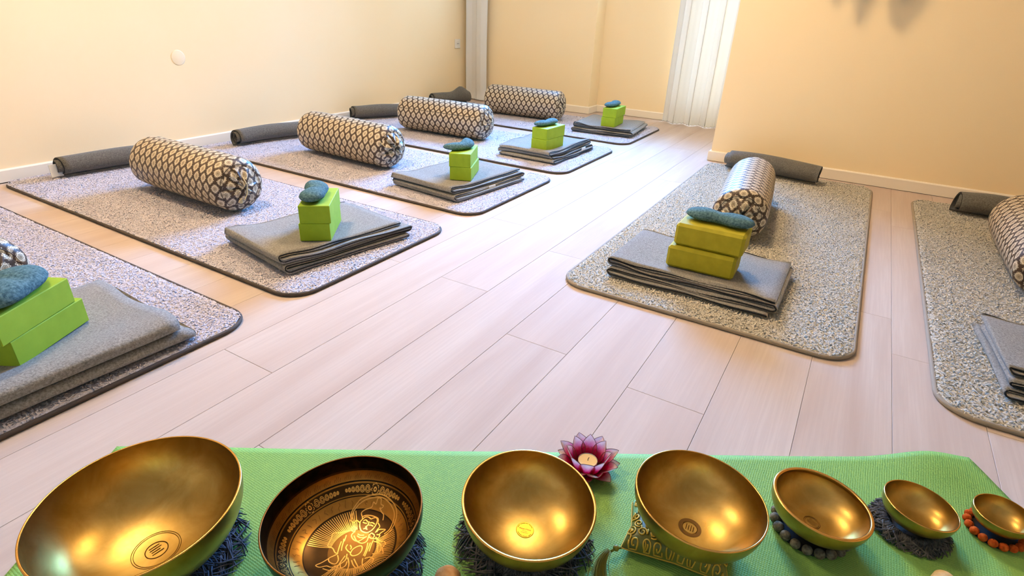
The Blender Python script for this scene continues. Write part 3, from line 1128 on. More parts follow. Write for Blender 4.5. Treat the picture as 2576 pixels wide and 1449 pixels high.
# ------------------------------------------------------------------ eye pillows
def eye_pillow(label, loc, rz, bend, L=0.20, wid=0.043, th=0.017, lift=0.0, waist=0.25, roll=0.0, seed=0):
    """bean shaped pillow, long axis local x curved by bend (radians), resting on z = 0"""
    root = thing('eye_pillow', label, 'eye pillow', loc, rz, 'blue eye pillows')
    n, sg = 34, 28
    G = []
    wz = wobble(seed, 5, 30)
    for i in range(n + 1):
        s = -1 + 2 * i / n
        a = bend * s
        cx, cy = ((L / 2) * math.sin(a) / bend, (L / 2) * (1 - math.cos(a)) / bend) if abs(bend) > 1e-3 else (L / 2 * s, 0)
        e = max(0.0, 1 - abs(s) ** 2.8) ** 0.5
        k = e * (1 - waist * math.exp(-(s / 0.38) ** 2))
        hw, hh = wid * k + 0.0004, th * e * (1 - 0.3 * waist * math.exp(-(s / 0.4) ** 2)) + 0.0003
        lz = lift * max(0, s) ** 1.6
        row = []
        for j in range(sg):
            q = 2 * math.pi * j / sg
            o = math.copysign(abs(math.cos(q)) ** 0.85, math.cos(q)) * hw
            zz = math.sin(q) * hh
            if zz < 0:
                zz *= 0.8
            crease = 1 - 0.14 * math.exp(-(s / 0.13) ** 2) * max(0, math.sin(q))
            zz = zz * crease + 0.0012 * wz(cx * 5 + o * 6, o * 5) * max(0, math.sin(q))
            tilt = roll * max(0, s)
            row.append((cx - math.sin(a) * o * math.cos(tilt), cy + math.cos(a) * o * math.cos(tilt), th * 0.8 + zz + lz + o * math.sin(tilt)))
        G.append(row)
    m = MB().grid(G, True)
    m.f.append(tuple(reversed(range(sg))))
    m.f.append(tuple(range(n * sg, (n + 1) * sg)))
    m.build('cover', M_TEAL, root, True)
    seam = []
    for i in range(n + 1):
        p = G[i][0]
        seam.append(p)
    for i in range(n, -1, -1):
        seam.append(G[i][sg // 2])
    MB().tube(seam, 0.0009, 4, True).build('seam', M_TEAL, root, True)
    return root


def on_block(i, da, db):
    x, y, z = BT[i]
    a = math.radians(BL[i][2])
    return (x + da * math.cos(a) - db * math.sin(a), y + da * math.sin(a) + db * math.cos(a), z)


eye_pillow('blue eye pillow on the nearest green blocks at the left picture edge', (-1.540, 0.398, BT[0][2]), math.radians(128), 0.8, 0.20, 0.060, 0.029, 0.0, 0.2, 0, 1)
eye_pillow('blue eye pillow slumped on the green blocks of the second left-row mat', on_block(1, -0.012, 0.006), math.radians(127), 0.62, 0.185, 0.046, 0.024, 0.010, 0.25, 0.1, 2)
eye_pillow('blue eye pillow curled with one end raised on the third left-row mat blocks', on_block(2, -0.012, 0.004), math.radians(78), 1.15, 0.20, 0.036, 0.020, 0.014, 0.1, 0.25, 3)
eye_pillow('blue eye pillow on the green blocks of the fourth left-row mat', on_block(3, 0.0, 0.014), math.radians(80), 0.4, 0.205, 0.040, 0.019, 0.006, 0.3, 0, 4)
eye_pillow('dark blue eye pillow on the farthest green blocks by the rear wall', on_block(4, 0.005, 0.012), math.radians(88), 0.45, 0.205, 0.042, 0.02, 0.006, 0.3, 0, 5)
eye_pillow('blue dumbbell-shaped eye pillow on the olive blocks on the right', on_block(5, 0.008, 0.014), math.radians(-3), 0.14, 0.225, 0.048, 0.0235, 0.0, 0.42, 0, 6)

# ------------------------------------------------------------------ green mat with the bowls
GA = math.atan2(1.32 - 0.357, 0.39 + 1.13)
gx, gy = math.cos(GA), math.sin(GA)
GL, GW, GT = 1.80, 0.61, 0.005
nx_, ny_ = 150, 40
G = []
for j in range(ny_ + 1):
    row = []
    for i in range(nx_ + 1):
        a, b = GL * i / nx_, GW * j / ny_
        da, db = GL - a, b
        # far right corner curls up a little, rounded
        lift = 0.020 * math.exp(-(((a - 1.70) / 0.085) ** 2) - (b / 0.10) ** 2) + 0.0015 * math.sin(a * 9) * math.exp(-b / 0.2)
        row.append((-1.13 + gx * a + gy * b, 0.357 + gy * a - gx * b, GT + max(0, lift)))
    G.append(row)
m = MB().grid(G)
low = [(p[0], p[1], p[2] - GT + 0.0004) for row in G for p in row]
K = nx_ + 1
o_ = len(m.v)
m.v += low
ring = [i for i in range(K)] + [j * K + nx_ for j in range(1, ny_ + 1)] + [ny_ * K + i for i in range(nx_ - 1, -1, -1)] + [j * K for j in range(ny_ - 1, 0, -1)]
for q in range(len(ring)):
    a, b = ring[q], ring[(q + 1) % len(ring)]
    m.f.append((a, b, b + o_, a + o_))
m.f = [tuple(reversed(f)) if len(f) == 4 and max(f) < o_ else f for f in m.f]
tag(m.build('yoga_mat', M_GREEN, None, True), 'green foam yoga mat along the bottom of the picture under the bowls', 'yoga mat')


# ------------------------------------------------------------------ singing bowls
BOWLS = [  # rim centre x, y, z ; radius ; tilt ; inside depth ; thickness ; exponents
    (-0.8045, 0.2549, 0.135, 0.1490, -0.0196, -0.0189, 0.111, 0.0036, 2.5, 2.2),
    (-0.5375, 0.4223, 0.120, 0.1252, -0.0621, -0.0282, 0.088, 0.0032, 2.6, 2.3),
    (-0.3088, 0.6187, 0.103, 0.1134, 0.0695, -0.0304, 0.079, 0.0046, 2.5, 2.15),
    (-0.0632, 0.7615, 0.128, 0.1079, 0.0605, 0.0192, 0.077, 0.0030, 2.5, 2.1),
    (0.1199, 0.9234, 0.077, 0.0836, 0.0793, 0.0477, 0.053, 0.0030, 3.0, 2.2),
    (0.2760, 1.0299, 0.066, 0.0603, 0.0708, 0.0446, 0.041, 0.0024, 3.0, 2.2),
    (0.4088, 1.1050, 0.056, 0.0457, -0.0227, -0.0220, 0.033, 0.0021, 3.0, 2.2)]
BLAB = ['largest brass singing bowl, at the lower left corner', 'black singing bowl engraved inside with a golden figure', 'brass singing bowl with a round golden sticker, in front of the lotus',
        'brass singing bowl on the green brocade cushion', 'middle-sized brass singing bowl on the ring of grey felt balls', 'small brass singing bowl second from the right', 'smallest brass singing bowl, on orange felt balls']


def bowl(i):
    x, y, z, R, ta, tb, dep, th, P, Q = BOWLS[i]
    n = Vector((ta, tb, 1)).normalized()
    a = (Vector((1, 0, 0)) - n * n.x).normalized()
    b = n.cross(a)
    root = thing('singing_bowl', BLAB[i], 'singing bowl', (0, 0, 0), 0, 'singing bowls')
    c = Vector((x, y, z)) - n * (dep + th)
    Mx = Matrix.Identity(4)
    for k in range(3):
        Mx[k][0], Mx[k][1], Mx[k][2], Mx[k][3] = a[k], b[k], n[k], c[k]
    root.matrix_world = Mx
    Ri = R - th

    def zin(r):
        return th + dep * (1 - max(0.0, 1 - (min(r, Ri) / Ri) ** P) ** (1 / Q))
    inner = []
    N_ = 44
    for k in range(N_ + 1):
        q = math.sin(math.pi / 2 * k / N_)
        r = max(0.0004, Ri * q)
        inner.append((r, zin(r)))
    if i == 4:   # thickened inner lip
        inner = [(r, zz) for r, zz in inner if zz < th + dep - 0.007] + [(Ri - 0.0012, th + dep - 0.0068), (Ri - 0.0028, th + dep - 0.0055), (Ri - 0.003, th + dep - 0.0005)]
    outer = []
    for k in range(N_ + 1):
        q = math.sin(math.pi / 2 * k / N_)
        r = max(0.0004, R * q)
        zo = dep * (1 - max(0.0, 1 - (r / R) ** P) ** (1 / Q)) * (dep + th) / dep
        outer.append((r, min(zo, dep + th - 0.001)))
    mat = M_ETCHED if i == 1 else M_BRASS
    MB().lathe(inner, 96).build('bowl_inside', mat, root, True)
    MB().lathe(list(reversed(outer)), 96).build('bowl_outside', mat, root, True)
    rim = [(inner[-1][0], th + dep - 0.0012), (inner[-1][0] + 0.0006, th + dep), (R - 0.0008, th + dep), (R, th + dep - 0.0014)]
    MB().lathe(rim, 96).build('rim', M_BRASS_RIM if i != 1 else M_STAMP, root, True)
    return root, zin, R


def on_inside(zin, pts, lift=0.0006):
    return [(px, py, zin(math.hypot(px, py)) + lift) for px, py in pts]


def ring_pts(r, n=48, cx=0.0, cy=0.0):
    return [(cx + r * math.cos(2 * math.pi * k / n), cy + r * math.sin(2 * math.pi * k / n)) for k in range(n)]


def text_mesh(body, size, mat):
    cu = bpy.data.curves.new('lettering', 'FONT')
    cu.body = body
    cu.size = size
    cu.align_x = 'CENTER'
    cu.align_y = 'CENTER'
    ob = bpy.data.objects.new('lettering', cu)
    COL.objects.link(ob)
    bpy.context.view_layer.update()
    me = bpy.data.meshes.new_from_object(ob.evaluated_get(bpy.context.evaluated_depsgraph_get()))
    bpy.data.objects.remove(ob)
    me.materials.clear()
    me.materials.append(mat)
    return me


B = [bowl(i) for i in range(7)]
VIEW = [math.atan2(BOWLS[i][1], BOWLS[i][0]) - math.pi / 2 for i in range(7)]   # text up points away from the viewer

# engraved stamps
root, zin, R = B[0]
m = MB()
m.tube(on_inside(zin, ring_pts(0.036)), 0.0004, 4, True).tube(on_inside(zin, ring_pts(0.033)), 0.0004, 4, True).tube(on_inside(zin, ring_pts(0.0165)), 0.0007, 4, True)
for k in range(4):
    y = 0.009 - 0.005 * k
    x = 0.008 + 0.001 * (k % 2)
    m.tube(on_inside(zin, [(-x, y), (x * (0.7 if k == 2 else 1), y)]), 0.0007, 4)
tag(m.build('stamp', M_STAMP, root), kind='stuff').rotation_euler = (0, 0, VIEW[0] + 0.2)
root, zin, R = B[3]
m = MB().lathe([(0.0135, zin(0.0135) + 0.0004), (0.0195, zin(0.0195) + 0.0004)], 40)
m.build('patina', M_PATINA, root, True)
m = MB()
m.tube(on_inside(zin, ring_pts(0.0125), 0.0009), 0.0005, 4, True)
for k in range(4):
    x = -0.006 + 0.004 * k
    m.tube(on_inside(zin, [(x, -0.006), (x, 0.006 - 0.002 * (k % 2))], 0.0009), 0.0006, 4)
tag(m.build('stamp', M_STAMP, root), kind='stuff').rotation_euler = (0, 0, VIEW[3])
root, zin, R = B[4]
m = MB()
m.tube(on_inside(zin, ring_pts(0.014)), 0.0004, 4, True).tube(on_inside(zin, ring_pts(0.0118)), 0.0003, 4, True)
for k in range(4):
    y = 0.005 - 0.0034 * k
    x = 0.008 - 0.0015 * (k % 2)
    m.tube(on_inside(zin, [(-x, y), (x, y)]), 0.00035, 4)
tag(m.build('stamp', M_STAMP, root), kind='stuff').rotation_euler = (0, 0, VIEW[4] - 0.35)

# sticker in the third bowl
root, zin, R = B[2]
zs = zin(0.0155)
MB().lathe([(0.0, zs + 0.0010), (0.0150, zs + 0.0010), (0.0158, zs + 0.0004)], 40).build('sticker', M_STICKER, root)
st = [o for o in root.children if o.name.startswith('sticker')][0]
for body, size, yy in (('Peter Hess', 0.0047, 0.0012), ('Therapie-', 0.0026, -0.0028), ('klangschalen', 0.0026, -0.0058)):
    o = link('lettering', text_mesh(body, size, M_PRINT), st)
    a = VIEW[2] - 0.12
    o.rotation_euler = (0, 0, a)
    o.location = (-math.sin(a) * yy, math.cos(a) * yy, zs + 0.0012)
m = MB()
for (a0, a1) in ((20, 62), (70, 88), (92, 130), (140, 165), (205, 250), (256, 290), (300, 325)):
    m.tube([(0.0132 * math.cos(math.radians(a0 + (a1 - a0) * k / 6)), 0.0132 * math.sin(math.radians(a0 + (a1 - a0) * k / 6)), zs + 0.0012) for k in range(7)], 0.0004, 4)
tag(m.build('border_print', M_PRINT, st), kind='stuff').rotation_euler = (0, 0, VIEW[2])

# engraving of the black bowl, in units of its radius
ETCH = [[[-0.328,0.32],[-0.39,0.4],[-0.404,0.493],[-0.391,0.587],[-0.335,0.659],[-0.264,0.715],[-0.182,0.759],[-0.08,0.777],[0.035,0.765],[0.15,0.724],[0.224,0.661],[0.265,0.584],[0.289,0.488],[0.278,0.395],[0.241,0.334]],[[-0.326,0.342],[-0.374,0.42],[-0.375,0.513],[-0.343,0.598],[-0.281,0.664],[-0.18,0.725],[-0.082,0.749],[0.038,0.731],[0.149,0.681],[0.211,0.62],[0.246,0.538],[0.261,0.454],[0.234,0.38]],[[-0.204,0.375],[-0.168,0.324],[-0.107,0.284],[-0.056,0.28],[-0.003,0.297],[0.025,0.342],[0.033,0.396],[0.022,0.459],[-0.005,0.503],[-0.04,0.516],[-0.076,0.49],[-0.094,0.472],[-0.145,0.475],[-0.184,0.454],[-0.197,0.418],[-0.204,0.375]],[[-0.172,0.403],[-0.149,0.429],[-0.104,0.418]],[[-0.071,0.42],[-0.037,0.441],[0.007,0.437]],[[-0.167,0.385],[-0.134,0.387],[-0.103,0.398]],[[-0.061,0.39],[-0.033,0.405],[0.006,0.406]],[[-0.094,0.433],[-0.073,0.385],[-0.083,0.351],[-0.058,0.35]],[[-0.089,0.314],[-0.071,0.332],[-0.035,0.333]],[[-0.229,0.439],[-0.271,0.473],[-0.251,0.53],[-0.19,0.595],[-0.205,0.655],[-0.157,0.653],[-0.172,0.715],[-0.127,0.732],[-0.087,0.682],[-0.036,0.677],[-0.052,0.64],[-0.075,0.639],[-0.013,0.606],[0.037,0.59],[0.079,0.527]],[[-0.197,0.418],[-0.222,0.438],[-0.184,0.481],[-0.107,0.512],[-0.009,0.52],[0.031,0.482]],[[-0.24,0.276],[-0.184,0.273],[-0.177,0.223],[-0.233,0.221],[-0.24,0.276]],[[0.056,0.321],[0.119,0.31],[0.121,0.259],[0.053,0.268],[0.056,0.321]],[[0.138,0.332],[0.187,0.343],[0.195,0.297],[0.148,0.297]],[[-0.105,0.221],[-0.059,0.222],[-0.015,0.249]],[[-0.091,0.196],[-0.032,0.195],[0.023,0.234]],[[-0.227,0.203],[-0.277,0.16],[-0.319,0.109],[-0.386,0.05],[-0.352,-0.017],[-0.321,-0.1],[-0.293,-0.127],[-0.227,-0.113],[-0.149,-0.143],[-0.108,-0.127]],[[0.136,0.26],[0.186,0.282],[0.271,0.277],[0.314,0.292],[0.36,0.268],[0.358,0.208],[0.433,0.142],[0.339,0.109],[0.297,0.082]],[[0.18,0.239],[0.251,0.249],[0.32,0.225],[0.368,0.15],[0.334,0.138],[0.271,0.216]],[[-0.162,0.232],[-0.165,0.164],[-0.094,0.128],[-0.021,0.137],[0.01,0.187],[0.03,0.251]],[[-0.129,0.175],[-0.043,0.136],[0.045,0.14],[0.085,0.193],[0.06,0.255]],[[-0.21,0.07],[-0.175,0.024],[-0.145,-0.026],[-0.102,-0.078]],[[-0.223,0.129],[-0.195,0.079],[-0.178,0.045]],[[-0.122,-0.125],[-0.174,-0.043],[-0.209,0.024]],[[-0.103,0.034],[-0.088,-0.014],[-0.031,-0.036],[0.03,-0.039]],[[-0.067,0.044],[-0.024,0.024],[-0.016,-0.005]],[[0.033,-0.054],[0.012,0.012],[0.036,0.08],[0.083,0.107],[0.13,0.054],[0.129,-0.012],[0.084,-0.059],[0.033,-0.054]],[[-0.107,-0.139],[-0.126,-0.185],[-0.148,-0.249],[-0.097,-0.285],[-0.016,-0.265],[-0.027,-0.203],[-0.092,-0.153]],[[-0.148,-0.249],[-0.17,-0.351],[-0.191,-0.421],[-0.133,-0.412],[-0.083,-0.348],[-0.023,-0.33],[0.021,-0.278],[0.05,-0.157],[-0.002,-0.075]],[[0.048,-0.112],[0.128,-0.167],[0.183,-0.239],[0.202,-0.298]],[[0.134,-0.085],[0.223,-0.127],[0.307,-0.163],[0.823,-0.549]],[[0.231,-0.024],[0.29,-0.093],[0.384,-0.151],[0.86,-0.508]],[[0.255,-0.013],[0.31,0.034],[0.373,0.028],[0.394,-0.027],[0.87,-0.429],[0.856,-0.475]],[[0.038,-0.231],[0.091,-0.269],[0.116,-0.219],[0.085,-0.158]],[[0.121,-0.116],[0.202,-0.161],[0.277,-0.178]],[[0.232,0.009],[0.178,0.133],[0.146,0.202]],[[0.209,0.009],[0.163,0.114],[0.115,0.187]],[[0.229,0.093],[0.176,0.195],[0.158,0.25]],[[-0.002,-0.108],[0.023,-0.218],[0.059,-0.312],[0.113,-0.4]],[[-0.088,-0.403],[-0.003,-0.378],[0.046,-0.321]],[[-0.335,0.315],[-0.267,0.317],[-0.261,0.361],[-0.2,0.357]],[[0.034,0.473],[0.096,0.442],[0.096,0.403],[0.101,0.347]],[[0.111,0.361],[0.119,0.404],[0.206,0.436],[0.177,0.378],[0.172,0.347]]]
root, zin, R = B[1]
zin2 = zin


def stroke(m, pts, w, lift=0.0005):
    """flat engraved line lying on the inside of the bowl"""
    P = []
    for k in range(len(pts) - 1):
        a, b = pts[k], pts[k + 1]
        steps = max(1, int(math.hypot(b[0] - a[0], b[1] - a[1]) / 0.03))
        for q in range(steps):
            P.append((a[0] + (b[0] - a[0]) * q / steps, a[1] + (b[1] - a[1]) * q / steps))
    P.append(pts[-1])
    if len(P) < 2:
        return
    L_, R_ = [], []
    for k in range(len(P)):
        a, b = P[max(k - 1, 0)], P[min(k + 1, len(P) - 1)]
        dx, dy = b[0] - a[0], b[1] - a[1]
        l = math.hypot(dx, dy) or 1
        nx, ny = -dy / l * w / 2, dx / l * w / 2
        for out, s in ((L_, 1), (R_, -1)):
            x, y = (P[k][0] + s * nx) * R, (P[k][1] + s * ny) * R
            out.append((x, y, zin(min(math.hypot(x, y), R * 0.965)) + lift))
    m.grid([L_, R_])


def curve(pts, n=4):
    """smooth a traced polyline"""
    if len(pts) < 3:
        return pts
    out = []
    for k in range(len(pts) - 1):
        p0, p1, p2, p3 = pts[max(k - 1, 0)], pts[k], pts[k + 1], pts[min(k + 2, len(pts) - 1)]
        for q in range(n):
            t = q / n
            out.append(tuple(0.5 * (2 * p1[c] + (p2[c] - p0[c]) * t + (2 * p0[c] - 5 * p1[c] + 4 * p2[c] - p3[c]) * t * t + (3 * p1[c] - p0[c] - 3 * p2[c] + p3[c]) * t ** 3) for c in (0, 1)))
    out.append(pts[-1])
    return out


fig = MB()
for s in ETCH:
    s = [p for p in s if math.hypot(*p) < 0.84]
    if len(s) > 1:
        stroke(fig, curve(s), 0.014)
tag(fig.build('engraved_figure', M_ENGRAVE, root), kind='stuff')
ray = MB()
for k in range(120):
    a = math.radians(-180 + 3 * k)
    if 55 < math.degrees(a) % 360 < 125:
        continue
    c0 = (0.02, 0.02)
    p0 = (c0[0] + 0.30 * math.cos(a), c0[1] + 0.30 * math.sin(a))
    p1 = (0.575 * math.cos(a + 0.04), 0.575 * math.sin(a + 0.04))
    if (p0[0] + 0.12) ** 2 + (p0[1] + 0.2) ** 2 < 0.02:
        continue
    stroke(ray, [p0, ((p0[0] + p1[0]) / 2 + 0.006 * math.sin(a * 30), (p0[1] + p1[1]) / 2), p1], 0.011)
tag(ray.build('engraved_rays', M_ENGRAVE, root), kind='stuff')
scr = MB()
for k in range(6):
    fa = math.radians(43 + 66 * k) if k < 5 else math.radians(10)
    if k == 5:
        break
    fx, fy = 0.818 * math.cos(fa), 0.818 * math.sin(fa)
    stroke(scr, [(fx + 0.018 * math.cos(q), fy + 0.018 * math.sin(q)) for q in [i * 0.7 for i in range(10)]], 0.014)
    for q in range(7):
        t = q * 2 * math.pi / 7
        cx, cy = fx + 0.042 * math.cos(t), fy + 0.042 * math.sin(t)
        stroke(scr, [(cx + 0.013 * math.cos(t + j), cy + 0.013 * math.sin(t + j)) for j in (-1.6, -0.8, 0, 0.8, 1.6)], 0.008)
    for sgn in (-1, 1):
        for j in range(6):
            ang = fa + sgn * math.radians((7.6, 13.2, 18.0, 22.2, 25.8, 28.8)[j])
            rad = 0.044 - 0.0052 * j
            cx, cy = 0.82 * math.cos(ang), 0.82 * math.sin(ang)
            sp = []
            for i in range(22):
                t = i / 21 * 2.2 * 2 * math.pi
                q = rad * (1 - 0.8 * i / 21)
                sp.append((cx + q * math.cos(-sgn * t + fa - sgn * 1.5), cy + q * math.sin(-sgn * t + fa - sgn * 1.5)))
            stroke(scr, sp, 0.0075)
tag(scr.build('engraved_scrollwork', M_ENGRAVE, root), kind='stuff')
ltr = MB()
r2 = random.Random(12)
for k in range(46):
    a = math.radians(k * 7.8)
    if 75 < math.degrees(a) < 105:
        continue
    c = 0.668
    x0, y0 = c * math.cos(a), c * math.sin(a)
    tx, ty, nx, ny = -math.sin(a), math.cos(a), math.cos(a), math.sin(a)
    pts = [(x0 + tx * r2.uniform(-0.03, 0.03) + nx * h, y0 + ty * r2.uniform(-0.03, 0.03) + ny * h) for h in (0.035, 0.015, -0.005, -0.03)]
    stroke(ltr, curve(pts), 0.006)
for k in range(40):
    a = math.radians(k * 9)
    for j in range(4):
        aa = a + math.radians(1.6 * (j - 1.5))
        h = 0.03 - 0.008 * abs(j - 1.5)
        stroke(ltr, [((0.90 + q * h) * math.cos(aa + 0.01 * math.sin(q * 4)), (0.90 + q * h) * math.sin(aa + 0.01 * math.sin(q * 4))) for q in (0, 0.4, 0.8, 1.2)], 0.005)
tag(ltr.build('engraved_marks', M_STAMP, root), kind='stuff')


# ------------------------------------------------------------------ things under the bowls
def base_centre(i):
    x, y, z, R, ta, tb, dep, th = BOWLS[i][:8]
    n = Vector((ta, tb, 1)).normalized()
    c = Vector((x, y, z)) - n * (dep + th)
    return c.x, c.y


def yarn_ring(i, label, major, minor, spread, mat, seed):
    cx, cy = base_centre(i)
    root = thing('yarn_ring', label, 'ring cushion', (cx, cy, GT + 0.0005), 0, 'yarn ring cushions')
    r = random.Random(seed)
    P = [(major * math.cos(2 * math.pi * k / 40), major * math.sin(2 * math.pi * k / 40), minor) for k in range(40)]
    MB().tube(P, minor * 0.85, 10, True).build('ring_core', mat, root, True)
    MB().lathe([(0.0, 0.0006), (major, 0.0006), (major, 0.006), (0.0, 0.007)], 36).build('yarn_shade_disc', mat, root)  # dark disc standing in for the shade inside the ring
    m = MB()
    for k in range(520):
        a = r.uniform(0, 2 * math.pi)
        rr2 = minor * r.uniform(0.92, 1.12)
        lean = r.uniform(-0.25, 0.25)
        pts = []
        q0, q1 = r.uniform(-0.4, 0.6), r.uniform(2.2, 4.2)
        for j in range(8):
            q = q0 + (q1 - q0) * j / 7
            aa = a + lean * j / 7
            rad = major + rr2 * math.cos(q)
            z = minor + rr2 * math.sin(q)
            pts.append((rad * math.cos(aa), rad * math.sin(aa), max(0.002, z)))
        m.tube(pts, r.uniform(0.0009, 0.0015), 4)
    for k in range(420):   # loose fringe outside
        a = r.uniform(0, 2 * math.pi)
        l = spread * r.uniform(0.5, 1.15)
        pts = []
        tw = r.uniform(-0.5, 0.5)
        h = r.uniform(0.4, 1.5)
        for j in range(6):
            s = j / 5
            rad = major + minor * 0.7 + l * s
            aa = a + tw * s + 0.03 * math.sin(s * 5 + k)
            pts.append((rad * math.cos(aa), rad * math.sin(aa), max(0.0022, minor * h * (1 - s ** 1.6) + 0.003)))
        m.tube(pts, [0.0016, 0.0016, 0.0015, 0.0014, 0.0012, 0.0007], 4)
    tag(m.build('yarn_strands', mat, root, True), kind='stuff')
    return root


yarn_ring(0, 'dark blue yarn ring cushion under the largest bowl', 0.098, 0.013, 0.030, M_YARN, 51)
yarn_ring(1, 'dark blue yarn ring cushion under the black engraved bowl', 0.085, 0.013, 0.026, M_YARN, 52)
yarn_ring(2, 'charcoal yarn ring cushion under the bowl with the sticker', 0.080, 0.0105, 0.034, M_YARN_G, 53)
yarn_ring(5, 'grey yarn ring cushion under the small bowl second from the right', 0.044, 0.0085, 0.018, M_YARN_G, 54)


def ball_ring(i, label, major, rb, n, mat):
    cx, cy = base_centre(i)
    root = thing('felt_ball_ring', label, 'ring cushion', (cx, cy, GT + 0.0005), 0, 'felt ball rings')
    G_ = MB().sphere((0, 0, 0), rb, 16, 10)
    MB().lathe([(0.0, 0.0006), (major, 0.0006), (major, 0.006), (0.0, 0.007)], 36).build('ball_shade_disc', M_HEM, root)  # black disc in place of the shadow between balls and bowl
    r = random.Random(i)
    G_.v = [tuple(c * (1 + r.uniform(-0.03, 0.03)) for c in p) for p in G_.v]
    me = G_.mesh('felt_ball', mat, True)
    for k in range(n):
        o = link('felt_ball', me, root)
        a = 2 * math.pi * k / n + 0.1
        o.location = (major * math.cos(a), major * math.sin(a), rb * 1.03)
        o.rotation_euler = (r.uniform(0, 6), r.uniform(0, 6), r.uniform(0, 6))
        s = r.uniform(0.92, 1.02)
        o.scale = (s, s, s)
    return root


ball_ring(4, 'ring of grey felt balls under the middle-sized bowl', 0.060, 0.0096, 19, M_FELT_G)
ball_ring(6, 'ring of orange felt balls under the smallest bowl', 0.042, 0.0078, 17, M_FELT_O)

# brocade cushion with tassel under the fourth bowl
cx, cy = base_centre(3)
cx, cy = -0.083, 0.753
CS, CT, CH = 0.088, 0.054, 0.046
ca_ = math.radians(10)
root = thing('brocade_cushion', 'green and gold brocade cushion with tassel under a brass bowl', 'cushion', (cx, cy, GT + 0.0005), ca_)


def cush(u, v):
    k = max(0.0, (1 - u ** 4) * (1 - v ** 4))
    pin = 1 - 0.10 * (u * u * (1 - v * v) * 0 + (1 - abs(u)) * abs(v) ** 3 + (1 - abs(v)) * abs(u) ** 3)
    h = CH / 2 * k ** 0.36
    dent = 0.35 * math.exp(-((u * u + v * v) / 0.22))
    return u * CS * pin, v * CT * pin, h, dent


SEAM = CH * 0.26
Gt, Gb = [], []
for i in range(33):
    rt, rb = [], []
    for j in range(33):
        u, v = -1 + i / 16, -1 + j / 16
        x, y, h, dent = cush(u, v)
        rt.append((x, y, SEAM + 1.5 * h * (1 - dent)))
        rb.append((x, y, max(0.0, SEAM - 0.5 * h)))
    Gt.append(rt)
    Gb.append(rb)
MB().grid(Gt).build('cushion_top', M_SATIN, root, True)
MB().grid([list(reversed(r)) for r in Gb]).build('cushion_underside', M_SATIN, root, True)
m = MB()
r3 = random.Random(9)


def on_cushion(u, v, up=0.001):
    x, y, h, dent = cush(max(-0.999, min(0.999, u)), max(-0.999, min(0.999, v)))
    return (x, y, SEAM + 1.5 * h * (1 - dent) + up)


for gu in range(-4, 5):
    for gv in range(-3, 4):
        u0, v0 = gu * 0.225 + (0.11 if gv % 2 else 0), gv * 0.31
        if abs(u0) > 0.95 or abs(v0) > 0.95 or u0 * u0 + v0 * v0 < 0.06:
            continue
        ph = r3.uniform(0, 6.28)
        sg = r3.choice((-1, 1))
        pts = []
        for k in range(20):
            t = k / 19
            q = 0.10 * (1 - 0.75 * t)
            aa = ph + sg * t * 2 * math.pi * 1.35
            pts.append(on_cushion(u0 + q * math.cos(aa), v0 + 1.6 * q * math.sin(aa)))
        m.tube(pts, 0.0017, 4)
        st_ = [on_cushion(u0 + 0.10 * math.cos(ph) + 0.02 * math.sin(k) , v0 + 0.10 * math.sin(ph) + 0.055 * k * sg) for k in range(4)]
        m.tube(st_, 0.0015, 4)
tag(m.build('gold_scrollwork', M_GOLDT, root, True), kind='stuff')
edge = []
for k in range(4):
    for j in range(14):
        s = -1 + 2 * j / 14
        u, v = [(s, -1), (1, s), (-s, 1), (-1, -s)][k]
        x, y, h, d = cush(u, v)
        edge.append((x, y, SEAM))
MB().tube(edge, 0.0012, 6, True).build('piping', M_GOLDT, root, True)
# mint corner panel
m = MB()
Gm = []
for i in range(9):
    row = []
    for j in range(9):
        u, v = -0.98 + 0.34 * i / 8, 0.2 + 0.75 * j / 8
        row.append(on_cushion(u, v, 0.0006))
    Gm.append(row)
m.grid(Gm).build('mint_panel', M_MINT, root, True)
# tassel from the corner (-1,-1)
x, y, h, d = cush(-1, -1)
r4 = random.Random(4)
dirx = Vector((-1, -1, 0)).normalized()
knot = Vector((x, y, SEAM + 0.004)) + dirx * 0.010
tz = MB().sphere(knot, 0.0055, 12, 8)
tz.tube([(x, y, SEAM), tuple(knot), tuple(knot + dirx * 0.010 + Vector((0, 0, -0.004)))], 0.0022, 6)
tz.build('tassel_knot', M_TASSEL, root, True)
m = MB()
d0_ = Matrix.Rotation(-ca_, 3, 'Z') @ Vector((-0.55, -1.0, 0))
d1_ = Matrix.Rotation(-ca_, 3, 'Z') @ Vector((0.75, -1.0, 0))
for k in range(90):
    pts = []
    sx, sy = r4.gauss(0, 1), abs(r4.gauss(0, 1))
    q = Vector(knot) + dirx * 0.006
    for j in range(10):
        s_ = j / 9
        dd = d0_.lerp(d1_, min(1, s_ * 1.3 + 0.05 * sx)).normalized()
        q = q + dd * (0.0085 + 0.0006 * sy)
        side = Vector((-dd.y, dd.x, 0)) * sx * (0.0016 + 0.0062 * s_)
        zz = max(0.0016, knot.z * (1 - s_ * 1.5) + 0.002 + sy * (0.0012 + 0.003 * s_ * (1 - s_)))
        pts.append((q.x + side.x, q.y + side.y, zz))
    m.tube(pts, 0.00055, 3)
tag(m.build('tassel_strands', M_TASSEL, root, True), kind='stuff')


# ------------------------------------------------------------------ lotus tealight holder
lx_, ly_ = -0.2915, 0.835
root = thing('lotus_holder', 'pink lotus-shaped shell tealight holder behind the bowl with the sticker', 'candle holder', (lx_, ly_, GT + 0.0005), 0.2)


